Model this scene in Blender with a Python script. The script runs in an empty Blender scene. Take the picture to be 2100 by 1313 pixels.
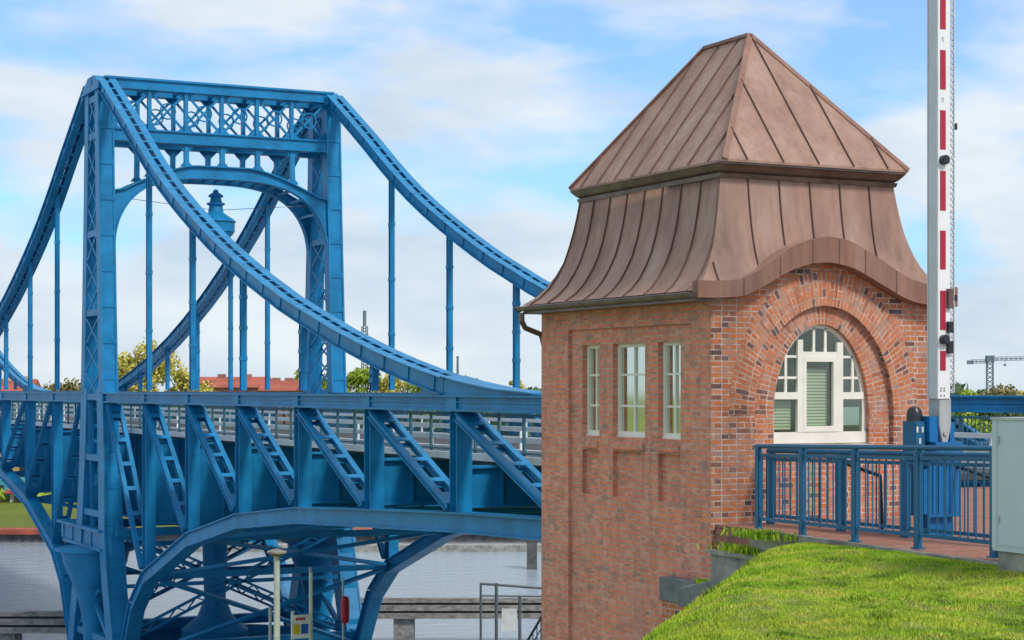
import bpy, math, random
import numpy as np
from mathutils import Vector, Matrix
R = math.radians
scene = bpy.context.scene
col = scene.collection
TH = R(26.505)
FWD = Vector((math.sin(TH), math.cos(TH), 0)); RGT = Vector((math.cos(TH), -math.sin(TH), 0))
# ---------------------------------------------------------------- camera
cam_d = bpy.data.cameras.new("camera"); cam = bpy.data.objects.new("camera", cam_d); col.objects.link(cam)
cam_d.sensor_width = 36; cam_d.lens = 66.14; cam_d.shift_y = 0.0674
cam_d.clip_start = 0.1; cam_d.clip_end = 6000
cam.location = (0, 0, 0); cam.rotation_euler = (R(90), 0, -TH)
scene.camera = cam
# ---------------------------------------------------------------- sky, sun, exposure
SUN_AZ = math.atan2(0.30, -0.95); SUN_EL = R(47)
world = bpy.data.worlds.new("World"); scene.world = world; world.use_nodes = True
wt = world.node_tree; wn = wt.nodes; wl = wt.links; wn.clear()
def wnode(t, **k):
    n = wn.new(t)
    for a, v in k.items(): setattr(n, a, v)
    return n
bg = wnode('ShaderNodeBackground'); wo = wnode('ShaderNodeOutputWorld'); wl.new(bg.outputs[0], wo.inputs[0])
bg.inputs[1].default_value = 0.15
sky = wnode('ShaderNodeTexSky', sky_type='NISHITA', sun_disc=False)
sky.sun_elevation = SUN_EL; sky.sun_rotation = SUN_AZ; sky.air_density = 1.0; sky.dust_density = 0.6; sky.ozone_density = 2.0
tc = wnode('ShaderNodeTexCoord'); sp = wnode('ShaderNodeSeparateXYZ'); wl.new(tc.outputs['Generated'], sp.inputs[0])
mp = wnode('ShaderNodeMapping'); wl.new(tc.outputs['Generated'], mp.inputs[0])
mp.inputs['Rotation'].default_value = (0, 0, TH); mp.inputs['Scale'].default_value = (7.0, 7.0, 19.0); mp.inputs['Location'].default_value = (11, 4, 3.6)
nz = wnode('ShaderNodeTexNoise'); wl.new(mp.outputs[0], nz.inputs[0])
nz.inputs['Scale'].default_value = 1.0; nz.inputs['Detail'].default_value = 7; nz.inputs['Roughness'].default_value = 0.5; nz.inputs['Distortion'].default_value = 0.15
# cover: solid near the horizon, opening higher up
mr = wnode('ShaderNodeMapRange'); wl.new(sp.outputs[2], mr.inputs[0])
mr.inputs[1].default_value = 0.02; mr.inputs[2].default_value = 0.15; mr.inputs[3].default_value = 0.30; mr.inputs[4].default_value = 0.0
ad = wnode('ShaderNodeMath', operation='ADD'); wl.new(nz.outputs[0], ad.inputs[0]); wl.new(mr.outputs[0], ad.inputs[1])
mr2 = wnode('ShaderNodeMapRange'); wl.new(sp.outputs[2], mr2.inputs[0])
mr2.inputs[1].default_value = 0.22; mr2.inputs[2].default_value = 0.40; mr2.inputs[3].default_value = 0.0; mr2.inputs[4].default_value = 0.14  # extra cloud added above the view to raise the white fill light
ad2 = wnode('ShaderNodeMath', operation='ADD'); wl.new(ad.outputs[0], ad2.inputs[0]); wl.new(mr2.outputs[0], ad2.inputs[1])
cr = wnode('ShaderNodeValToRGB'); wl.new(ad2.outputs[0], cr.inputs[0])
cr.color_ramp.elements[0].position = 0.44; cr.color_ramp.elements[0].color = (0.25, 0.25, 0.25, 1)
cr.color_ramp.elements[1].position = 0.60; cr.color_ramp.elements[1].color = (0.95, 0.95, 0.95, 1)
nz2 = wnode('ShaderNodeTexNoise'); wl.new(mp.outputs[0], nz2.inputs[0]); nz2.inputs['Scale'].default_value = 1.3; nz2.inputs['Detail'].default_value = 6
cr2 = wnode('ShaderNodeValToRGB'); wl.new(nz2.outputs[0], cr2.inputs[0])
cr2.color_ramp.elements[0].position = 0.35; cr2.color_ramp.elements[0].color = (2.2, 2.6, 3.0, 1)
cr2.color_ramp.elements[1].position = 0.62; cr2.color_ramp.elements[1].color = (3.0, 3.22, 3.35, 1)
skm = wnode('ShaderNodeMix', data_type='RGBA', blend_type='MULTIPLY'); skm.inputs[0].default_value = 1
wl.new(sky.outputs[0], skm.inputs[6]); skm.inputs[7].default_value = (0.27, 0.50, 0.78, 1)
mx = wnode('ShaderNodeMix', data_type='RGBA'); wl.new(cr.outputs[0], mx.inputs[0]); wl.new(skm.outputs[2], mx.inputs[6]); wl.new(cr2.outputs[0], mx.inputs[7])
wl.new(mx.outputs[2], bg.inputs[0])
sun_d = bpy.data.lights.new("sun", 'SUN'); sun = bpy.data.objects.new("sun", sun_d); col.objects.link(sun)
sun_d.energy = 1.4; sun_d.angle = R(9); sun_d.color = (1.0, 0.95, 0.88)
sv = Vector((math.sin(SUN_AZ)*math.cos(SUN_EL), math.cos(SUN_AZ)*math.cos(SUN_EL), math.sin(SUN_EL)))
sun.rotation_euler = sv.to_track_quat('Z', 'Y').to_euler(); sun.location = (0, 0, 60)
scene.view_settings.view_transform = 'Standard'; scene.view_settings.look = 'None'
scene.view_settings.exposure = 0.9; scene.view_settings.gamma = 1

# ---------------------------------------------------------------- materials
def nodes(name):
    m = bpy.data.materials.new(name); m.use_nodes = True
    nt = m.node_tree; b = nt.nodes['Principled BSDF']
    return m, nt, b
def ramp(nt, fac, stops):
    r = nt.nodes.new('ShaderNodeValToRGB'); e = r.color_ramp.elements
    while len(e) < len(stops): e.new(0.5)
    for i, (p, c) in enumerate(stops): e[i].position = p; e[i].color = (*c, 1)
    nt.links.new(fac, r.inputs[0]); return r.outputs[0]
def noise(nt, scale, detail=4, rough=0.55, coord='Object', stretch=None, dist=0):
    t = nt.nodes.new('ShaderNodeTexCoord'); src = t.outputs[coord]
    if stretch:
        m = nt.nodes.new('ShaderNodeMapping'); m.inputs['Scale'].default_value = stretch; nt.links.new(src, m.inputs[0]); src = m.outputs[0]
    n = nt.nodes.new('ShaderNodeTexNoise'); nt.links.new(src, n.inputs[0])
    n.inputs['Scale'].default_value = scale; n.inputs['Detail'].default_value = detail; n.inputs['Roughness'].default_value = rough; n.inputs['Distortion'].default_value = dist
    return n.outputs[0]
def mixc(nt, fac, a, b, mode='MIX'):
    m = nt.nodes.new('ShaderNodeMix'); m.data_type = 'RGBA'; m.blend_type = mode
    for v, i in ((fac, 0), (a, 6), (b, 7)):
        if isinstance(v, (int, float)): m.inputs[i].default_value = v
        elif isinstance(v, tuple): m.inputs[i].default_value = (*v, 1)
        else: nt.links.new(v, m.inputs[i])
    return m.outputs[2]
def bump(nt, b, h, strength, dist):
    n = nt.nodes.new('ShaderNodeBump'); n.inputs['Strength'].default_value = strength; n.inputs['Distance'].default_value = dist
    nt.links.new(h, n.inputs['Height']); nt.links.new(n.outputs[0], b.inputs['Normal'])
def simple(name, c, rough=0.6, var=0.15, scale=3, metal=0, c2=None, bmp=0, stretch=None, spec=0.5):
    m, nt, b = nodes(name)
    lo = c2 if c2 else tuple(x*(1-var) for x in c); hi = c if c2 else tuple(min(1, x*(1+var)) for x in c)
    n = noise(nt, scale, 5, 0.6, stretch=stretch)
    nt.links.new(ramp(nt, n, [(0.35, lo), (0.65, hi)]), b.inputs['Base Color'])
    b.inputs['Roughness'].default_value = rough; b.inputs['Metallic'].default_value = metal; b.inputs['Specular IOR Level'].default_value = spec
    if bmp: bump(nt, b, noise(nt, scale*6, 3), bmp, 0.02)
    return m
M = {}
def paint(name, c, dirt, rough=0.42):
    m, nt, b = nodes(name)
    n1 = noise(nt, 1.3, 6, 0.65); n2 = noise(nt, 7, 4, 0.7, stretch=(1, 1, 0.25))
    base = ramp(nt, n1, [(0.3, tuple(x*0.72 for x in c)), (0.7, tuple(x*1.2 for x in c))])
    f = ramp(nt, n2, [(0.55, (0, 0, 0)), (0.8, (0.35, 0.35, 0.35))])
    n3 = noise(nt, 2.6, 7, 0.75, stretch=(1, 1, 0.3)); rf = ramp(nt, n3, [(0.60, (0, 0, 0)), (0.74, (0.45, 0.45, 0.45))])
    nt.links.new(mixc(nt, rf, mixc(nt, f, base, dirt), (0.05, 0.06, 0.06)), b.inputs['Base Color'])
    b.inputs['Roughness'].default_value = rough; b.inputs['Specular IOR Level'].default_value = 0.28
    bump(nt, b, noise(nt, 14, 3), 0.15, 0.02)
    return m
M['blue'] = paint('bridge_blue_paint', (0.009, 0.205, 0.43), (0.015, 0.14, 0.24))
M['blue_rail'] = paint('railing_blue_paint', (0.02, 0.13, 0.25), (0.02, 0.08, 0.14), 0.35)
M['blue_box'] = paint('cabinet_blue_paint', (0.012, 0.16, 0.42), (0.02, 0.10, 0.22), 0.35)
M['mesh_teal'] = simple('teal_metal', (0.03, 0.13, 0.17), 0.5)
def brick(name, ramp_stops, mortar, vert=False, w=0.125, h=0.077, msize=0.011, stain=0.35, pale=(0.55, 0.42, 0.36)):
    m, nt, b = nodes(name)
    uv = nt.nodes.new('ShaderNodeUVMap')
    br = nt.nodes.new('ShaderNodeTexBrick'); nt.links.new(uv.outputs[0], br.inputs[0])
    br.inputs['Scale'].default_value = 1; br.inputs['Brick Width'].default_value = w; br.inputs['Row Height'].default_value = h
    br.inputs['Mortar Size'].default_value = msize; br.inputs['Mortar Smooth'].default_value = 0.2; br.inputs['Bias'].default_value = 0
    br.inputs['Color1'].default_value = (0, 0, 0, 1); br.inputs['Color2'].default_value = (1, 1, 1, 1); br.inputs['Mortar'].default_value = (0.5, 0.5, 0.5, 1)
    br.squash = 1.9; br.squash_frequency = 2
    bc = ramp(nt, br.outputs['Color'], ramp_stops)
    big = noise(nt, 1.1, 5, 0.65); bc = mixc(nt, ramp(nt, big, [(0.42, (0, 0, 0)), (0.75, (stain,)*3)]), bc, (0.20, 0.15, 0.13))
    eff = noise(nt, 2.3, 6, 0.75, stretch=(1, 1, 0.6)); bc = mixc(nt, ramp(nt, eff, [(0.5, (0, 0, 0)), (0.72, (0.4,)*3)]), bc, pale)
    dr = noise(nt, 3.2, 5, 0.7, stretch=(1.6, 1.6, 0.4)); bc = mixc(nt, 0.75, bc, ramp(nt, dr, [(0.34, (0.76, 0.74, 0.74)), (0.5, (1.0,)*3), (0.7, (1.12, 1.06, 1.0))]), 'MULTIPLY')
    fine = noise(nt, 45, 3, 0.7); bc = mixc(nt, 0.5, bc, ramp(nt, fine, [(0.3, (0.85,)*3), (0.7, (1.05,)*3)]), 'MULTIPLY')
    mo = noise(nt, 6, 4, 0.7); mc = ramp(nt, mo, [(0.35, tuple(x*0.45 for x in mortar)), (0.6, mortar)])
    nt.links.new(mixc(nt, br.outputs['Fac'], bc, mc), b.inputs['Base Color'])
    b.inputs['Roughness'].default_value = 0.9; b.inputs['Specular IOR Level'].default_value = 0.2
    inv = nt.nodes.new('ShaderNodeMath'); inv.operation = 'SUBTRACT'; inv.inputs[0].default_value = 1; nt.links.new(br.outputs['Fac'], inv.inputs[1])
    bump(nt, b, inv.outputs[0], 0.6, 0.008)
    return m
S_RED = [(0.0, (0.11, 0.08, 0.08)), (0.10, (0.24, 0.11, 0.08)), (0.18, (0.52, 0.16, 0.07)), (0.6, (0.62, 0.20, 0.08)), (0.85, (0.56, 0.24, 0.12)), (1.0, (0.42, 0.24, 0.19))]
S_SIDE = [(0.0, (0.42, 0.25, 0.20)), (0.08, (0.64, 0.26, 0.17)), (0.4, (0.78, 0.255, 0.155)), (0.75, (0.84, 0.29, 0.165)), (1.0, (0.78, 0.36, 0.26))]  # side wall tones raised and reddened to make up for its missing sun
M['brick'] = brick('orange_red_brick', S_RED, (0.66, 0.50, 0.42), stain=0.35, msize=0.009)
M['brick_side'] = brick('weathered_brick_lightened', S_SIDE, (0.66, 0.44, 0.35), stain=0.28, msize=0.010)
M['brick_arch'] = brick('arch_brick', S_RED, (0.62, 0.46, 0.38), stain=0.25, w=0.12, h=0.07, msize=0.009)
M['pave'] = brick('red_paving', [(0, (0.30, 0.12, 0.08)), (1, (0.42, 0.18, 0.12))], (0.3, 0.2, 0.16), w=0.2, h=0.1, stain=0.3)
def copper(name, c, streak):
    m, nt, b = nodes(name)
    n1 = noise(nt, 1.6, 6, 0.6, stretch=(1, 1, 0.35)); n2 = noise(nt, 9, 4, 0.7)
    a = ramp(nt, n1, [(0.3, tuple(x*0.72 for x in c)), (0.5, c), (0.72, streak)])
    st = noise(nt, 1.0, 5, 0.6, stretch=(9, 9, 0.7)); a = mixc(nt, 0.6, a, ramp(nt, st, [(0.32, (0.72, 0.7, 0.7)), (0.55, (1.0,)*3), (0.75, (1.15, 1.12, 1.1))]), 'MULTIPLY')
    nt.links.new(mixc(nt, 0.45, a, ramp(nt, n2, [(0.3, (0.8,)*3), (0.7, (1.05,)*3)]), 'MULTIPLY'), b.inputs['Base Color'])
    b.inputs['Roughness'].default_value = 0.55; b.inputs['Metallic'].default_value = 0.0; b.inputs['Specular IOR Level'].default_value = 0.3
    bump(nt, b, noise(nt, 2.2, 3, stretch=(1, 1, 0.5)), 0.45, 0.06)
    return m
M['copper'] = copper('brown_copper', (0.36, 0.21, 0.155), (0.42, 0.28, 0.22))
M['copper_dark'] = copper('darker_copper', (0.28, 0.145, 0.10), (0.33, 0.19, 0.14))
M['seam'] = simple('seam_copper', (0.13, 0.07, 0.055), 0.6)
M['gutter'] = simple('aged_gutter_metal', (0.17, 0.13, 0.11), 0.4, 0.3, metal=0.4)
M['white'] = simple('cream_window_paint', (0.82, 0.79, 0.68), 0.45, 0.06)
M['stone'] = simple('sandstone_sill', (0.38, 0.31, 0.26), 0.85, 0.25, 6, bmp=0.3)
M['concrete'] = simple('weathered_concrete', (0.30, 0.29, 0.25), 0.9, 0.35, 2.5, bmp=0.4)
M['concrete_dark'] = simple('dark_wet_concrete', (0.10, 0.095, 0.09), 0.8, 0.4, 2.0, bmp=0.3)
M['slate'] = simple('grey_slab', (0.17, 0.19, 0.19), 0.8, 0.3, 3, bmp=0.3)
M['asphalt'] = simple('asphalt', (0.06, 0.06, 0.06), 0.9, 0.3, 8)
M['grey_metal'] = simple('galvanised_metal', (0.45, 0.46, 0.45), 0.45, 0.15, metal=0.3)
M['boom_white'] = simple('boom_white_paint', (0.80, 0.80, 0.78), 0.35, 0.04)
M['boom_grey'] = simple('boom_aluminium', (0.55, 0.57, 0.57), 0.4, 0.06, metal=0.2)
M['red'] = simple('signal_red_film', (0.40, 0.01, 0.035), 0.4, 0.08)
M['black'] = simple('black_plastic', (0.02, 0.022, 0.025), 0.35, 0.2)
M['brown'] = simple('brown_plastic', (0.12, 0.07, 0.06), 0.5, 0.2)
M['faint'] = simple('faded_print', (0.45, 0.45, 0.47), 0.5)
M['cab'] = simple('pale_grey_cabinet', (0.50, 0.60, 0.62), 0.5, 0.05, 1.5)
M['wood'] = simple('weathered_timber', (0.25, 0.235, 0.215), 0.9, 0.4, 2, stretch=(0.4, 3, 3), bmp=0.3)
M['rail_white'] = simple('pale_guard_rail', (0.72, 0.76, 0.77), 0.5, 0.08)
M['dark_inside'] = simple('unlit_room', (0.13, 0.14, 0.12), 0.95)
M['blind'] = simple('pale_blind', (0.72, 0.74, 0.62), 0.8, 0.1, 2)
M['panel_blue'] = simple('pale_blue_panel', (0.45, 0.62, 0.64), 0.6, 0.05)
M['yellow'] = simple('sign_yellow', (0.65, 0.48, 0.02), 0.5); M['signblue'] = simple('sign_blue', (0.02, 0.12, 0.5), 0.5)
M['signwhite'] = simple('sign_white', (0.75, 0.75, 0.72), 0.5); M['lightgreen'] = simple('pale_green_post', (0.48, 0.52, 0.42), 0.5)
M['roof_red'] = simple('far_red_tiles', (0.38, 0.09, 0.05), 0.8, 0.25, 0.6); M['far_brick'] = simple('far_brick_wall', (0.36, 0.17, 0.12), 0.9, 0.2, 0.6)
M['far_white'] = simple('far_render', (0.62, 0.58, 0.52), 0.9, 0.1); M['far_ochre'] = simple('far_ochre_render', (0.55, 0.40, 0.20), 0.9, 0.1)
M['turq'] = simple('turquoise_panel', (0.08, 0.38, 0.42), 0.6, 0.12, 0.5); M['far_win'] = simple('far_window', (0.04, 0.05, 0.06), 0.2)
M['far_steel'] = simple('far_steel', (0.14, 0.19, 0.24), 0.6)
M['bark'] = simple('bark', (0.10, 0.075, 0.055), 0.95, 0.3, 4)
m, nt, b = nodes('window_glass'); nt.nodes.remove(b)
out = nt.nodes['Material Output']; tr = nt.nodes.new('ShaderNodeBsdfTransparent'); tr.inputs[0].default_value = (0.66, 0.73, 0.63, 1)
gl = nt.nodes.new('ShaderNodeBsdfGlossy'); gl.inputs['Roughness'].default_value = 0.06; gl.inputs[0].default_value = (0.7, 0.76, 0.68, 1)
ms = nt.nodes.new('ShaderNodeMixShader'); fr = nt.nodes.new('ShaderNodeFresnel'); fr.inputs[0].default_value = 1.6
nt.links.new(fr.outputs[0], ms.inputs[0]); nt.links.new(tr.outputs[0], ms.inputs[1]); nt.links.new(gl.outputs[0], ms.inputs[2]); nt.links.new(ms.outputs[0], out.inputs[0])
M['glass'] = m
m, nt, b = nodes('harbour_water'); b.inputs['Base Color'].default_value = (0.34, 0.40, 0.45, 1); b.inputs['Roughness'].default_value = 0.08  # base colour lightened to stand in for reflected sky
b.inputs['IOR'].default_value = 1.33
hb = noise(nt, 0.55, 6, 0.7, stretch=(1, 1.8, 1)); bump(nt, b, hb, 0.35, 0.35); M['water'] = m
def grassmat(name, stops, scale, detail=5, bmp=0):
    m, nt, b = nodes(name)
    n = noise(nt, scale, detail, 0.65); n2 = noise(nt, scale*0.23, 3, 0.5)
    a = ramp(nt, n, stops); c = mixc(nt, ramp(nt, n2, [(0.45, (0, 0, 0)), (0.62, (0.7,)*3)]), a, (0.50, 0.54, 0.05))
    nt.links.new(c, b.inputs['Base Color']); fn = noise(nt, 28, 2, 0.6); c = mixc(nt, 0.8, c, ramp(nt, fn, [(0.35, (0.55,)*3), (0.65, (1.0,)*3)]), 'MULTIPLY'); nt.links.new(c, b.inputs['Base Color'])
    b.inputs['Roughness'].default_value = 0.7; b.inputs['Specular IOR Level'].default_value = 0.25
    if bmp: bump(nt, b, noise(nt, scale*9, 4), bmp, 0.05)
    return m
GS = [(0.36, (0.08, 0.17, 0.012)), (0.42, (0.26, 0.46, 0.02)), (0.52, (0.42, 0.62, 0.03)), (0.62, (0.66, 0.62, 0.10))]
M['soil'] = grassmat('turf_ground', [(0.3, (0.09, 0.12, 0.02)), (0.5, (0.17, 0.22, 0.03)), (0.65, (0.26, 0.21, 0.11))], 4.5, 6, 0.4)
M['grass'] = grassmat('grass_blades', GS, 1.7, 6)
M['grass_dark'] = grassmat('darker_tussocks', [(0.3, (0.05, 0.12, 0.01)), (0.55, (0.14, 0.28, 0.02)), (0.75, (0.34, 0.30, 0.10))], 3.0, 4)
M['far_grass'] = grassmat('far_grass', [(0.3, (0.10, 0.15, 0.02)), (0.7, (0.22, 0.25, 0.03))], 0.12)
def leafmat(name, a, b_, c):
    m, nt, b = nodes(name)
    n = noise(nt, 0.45, 5, 0.7); nt.links.new(ramp(nt, n, [(0.3, a), (0.5, b_), (0.7, c)]), b.inputs['Base Color'])
    b.inputs['Roughness'].default_value = 0.7; b.inputs['Specular IOR Level'].default_value = 0.2
    return m
M['leaf_yellow'] = leafmat('spring_yellow_leaves', (0.26, 0.24, 0.05), (0.52, 0.46, 0.09), (0.68, 0.58, 0.20))
M['leaf_green'] = leafmat('fresh_green_leaves', (0.13, 0.20, 0.03), (0.28, 0.38, 0.04), (0.44, 0.50, 0.07))
M['leaf_dark'] = leafmat('dark_leaves', (0.04, 0.08, 0.03), (0.07, 0.13, 0.05), (0.14, 0.18, 0.05))
M['leaf_olive'] = leafmat('olive_leaves', (0.12, 0.11, 0.04), (0.22, 0.20, 0.07), (0.33, 0.24, 0.10))

# ---------------------------------------------------------------- mesh builder
ORIG = {}
class MB:
    def __init__(s): s.v = []; s.f = []; s.uv = []; s.mi = []
    def face(s, pts, uv=None, mi=0):
        n = len(s.v); s.v += [tuple(p) for p in pts]; s.f.append(tuple(range(n, n+len(pts)))); s.uv.append(uv); s.mi.append(mi)
    def box(s, a, b, mi=0):
        x0, x1 = sorted((a[0], b[0])); y0, y1 = sorted((a[1], b[1])); z0, z1 = sorted((a[2], b[2]))
        p = [(x0,y0,z0),(x1,y0,z0),(x1,y1,z0),(x0,y1,z0),(x0,y0,z1),(x1,y0,z1),(x1,y1,z1),(x0,y1,z1)]
        for q in ((3,2,1,0),(4,5,6,7),(0,1,5,4),(1,2,6,5),(2,3,7,6),(3,0,4,7)): s.face([p[i] for i in q], mi=mi)
        return s
    def hexa(s, p, mi=0):
        for q in ((3,2,1,0),(4,5,6,7),(0,1,5,4),(1,2,6,5),(2,3,7,6),(3,0,4,7)): s.face([p[i] for i in q], mi=mi)
        return s
    def beam(s, p, q, w, h, side=None, mi=0):
        p = Vector(p); q = Vector(q); d = (q-p).normalized()
        sd = Vector(side) if side else (Vector((1, 0, 0)) if abs(d.x) < 0.9 else Vector((0, 1, 0)))
        sd = (sd - d*sd.dot(d)).normalized(); up = d.cross(sd)
        a = sd*w/2; b = up*h/2
        return s.hexa([p-a-b, p+a-b, q+a-b, q-a-b, p-a+b, p+a+b, q+a+b, q-a+b], mi)
    def tube(s, p, q, r, n=10, r2=None, mi=0):
        p = Vector(p); q = Vector(q); d = (q-p).normalized(); r2 = r if r2 is None else r2
        a = d.orthogonal().normalized(); b = d.cross(a)
        c0 = [p + (a*math.cos(t)+b*math.sin(t))*r for t in [2*math.pi*i/n for i in range(n)]]
        c1 = [q + (a*math.cos(t)+b*math.sin(t))*r2 for t in [2*math.pi*i/n for i in range(n)]]
        for i in range(n):
            j = (i+1) % n; s.face([c0[i], c0[j], c1[j], c1[i]], mi=mi)
        s.face(c0[::-1], mi=mi); s.face(c1, mi=mi); return s
    def path(s, pts, r, n=8):
        for i in range(len(pts)-1): s.tube(pts[i], pts[i+1], r, n)
        return s
    def lathe(s, c, prof, n=20):
        rings = [[(c[0]+r*math.cos(2*math.pi*i/n), c[1]+r*math.sin(2*math.pi*i/n), c[2]+z) for i in range(n)] for r, z in prof]
        for k in range(len(rings)-1):
            for i in range(n):
                j = (i+1) % n; s.face([rings[k][i], rings[k][j], rings[k+1][j], rings[k+1][i]])
        s.face(rings[0][::-1]); s.face(rings[-1]); return s
    def prism(s, poly, axis, a0, a1):       # poly in the two other axes
        def P(u, v, a): return {0: (a, u, v), 1: (u, a, v), 2: (u, v, a)}[axis]
        s.face([P(u, v, a0) for u, v in poly]); s.face([P(u, v, a1) for u, v in poly][::-1])
        for i in range(len(poly)):
            u, v = poly[i]; u2, v2 = poly[(i+1) % len(poly)]
            s.face([P(u, v, a0), P(u, v, a1), P(u2, v2, a1), P(u2, v2, a0)])
        return s
    def build(s, name, mat, parent=None, smooth=False):
        me = bpy.data.meshes.new(name); o0 = Vector(ORIG[parent.name]) if parent is not None else Vector((0, 0, 0))
        me.from_pydata([tuple(Vector(v)-o0) for v in s.v], [], s.f)
        uvl = me.uv_layers.new(name='UVMap')
        for p, u in zip(me.polygons, s.uv):
            n = p.normal
            for k, li in enumerate(p.loop_indices):
                if u: uvl.data[li].uv = u[k]
                else:
                    c = s.v[me.loops[li].vertex_index]
                    uvl.data[li].uv = (c[1], c[2]) if abs(n.x) > max(abs(n.y), abs(n.z)) else ((c[0], c[2]) if abs(n.y) > abs(n.z) else (c[0], c[1]))
        mats = mat if isinstance(mat, list) else [mat]
        for m_ in mats: me.materials.append(M[m_])
        for p, i in zip(me.polygons, s.mi): p.material_index = i; p.use_smooth = smooth
        if smooth:
            import bmesh
            bm = bmesh.new(); bm.from_mesh(me); bmesh.ops.remove_doubles(bm, verts=bm.verts, dist=0.0004)
            for e in bm.edges:
                e.smooth = not (len(e.link_faces) == 2 and e.calc_face_angle(0) > 0.6)
            bm.to_mesh(me); bm.free()
        me.update()
        o = bpy.data.objects.new(name, me); col.objects.link(o)
        if parent is not None: o.parent = parent; ORIG[o.name] = tuple(o0)
        else: ORIG[o.name] = (0, 0, 0)
        return o
def thing(name, loc, label, cat, group=None):
    o = bpy.data.objects.new(name, None); col.objects.link(o); o.location = loc; o.empty_display_size = 0.3
    ORIG[o.name] = tuple(loc); o['label'] = label; o['category'] = cat
    if group: o['group'] = group
    return o
def tag(o, label, cat, group=None, kind=None):
    o['label'] = label; o['category'] = cat
    if group: o['group'] = group
    if kind: o['kind'] = kind
    return o
def struct(o): o['kind'] = 'structure'; return o
def copy_tree(o, parent=None):
    c = o.copy(); col.objects.link(c)
    if parent is not None: c.parent = parent
    ORIG[c.name] = ORIG[o.name]
    for ch in list(o.children): copy_tree(ch, c)
    return c
def interp(x, tab): return float(np.interp(x, [t[0] for t in tab], [t[1] for t in tab]))
def WC(X, Y, z): p = RGT*X + FWD*Y; return (p.x, p.y, z)

# ================================================================= SWING BRIDGE
XN, XF = 17.9, 27.03; C = 71.11
PAN = [6.948 + 5.137*k for k in range(8)]; ARM = PAN[-1]
CH = [(1.0, 11.72), (4.7, 9.68), (7.2, 8.20), (9.65, 6.92), (12.4, 5.71), (15.4, 4.52), (18.6, 3.44), (21.6, 2.53), (25.3, 1.60), (28.6, 0.88), (31.4, 0.40), (33.0, 0.18), (34.8, 0.0), (37.5, -0.13)]
BC = [(3.4, -10.9), (3.9, -9.64), (5.3, -7.5), (6.9, -6.35), (12.09, -4.65), (17.2, -3.72), (22.36, -3.24), (27.5, -3.0), (32.6, -2.78), (37.8, -2.62), (43.2, -2.6)]
HD = [(-10.6, 3.7), (-9.4, 3.4), (-7.5, 2.7), (-5.5, 2.15), (-2.5, 1.85), (0, 1.6), (3, 1.4), (7, 1.15), (11.5, 0.95)]   # half spread of the tower legs
bridge = thing('swing_bridge', ((XN+XF)/2, C, -10.9), 'blue riveted steel swing bridge half with tall portal tower, behind the brick gatehouse', 'bridge', 'halves of the blue double swing bridge')
TRC = 'blue'
def ladder(mb, pts, sep, pw, ph, step, bt=0.1, fw=0.19):
    # two parallel plates joined by battens, following pts (all in one x plane)
    side = Vector((1, 0, 0))
    for sgn in (-1, 1):
        for i in range(len(pts)-1):
            a = Vector(pts[i]) + side*sgn*sep/2; b = Vector(pts[i+1]) + side*sgn*sep/2
            mb.beam(a, b, pw, ph, side)
            d = (b-a).normalized(); up = side.cross(d)
            if up.z < 0: up = -up
            for e in (ph/2, -ph/2): mb.beam(a+up*e, b+up*e, fw, 0.025, side)
    acc = 0; nxt = step*0.5
    for i in range(len(pts)-1):
        a = Vector(pts[i]); b = Vector(pts[i+1]); L = (b-a).length; d = (b-a)/L; up = side.cross(d)
        while nxt <= acc+L:
            p = a + d*(nxt-acc)
            for e in (ph/2+0.004, -ph/2-0.004): mb.beam(p+up*e-d*bt, p+up*e+d*bt, sep+fw*0.7, 0.025, side)
            nxt += step
        acc += L
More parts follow.
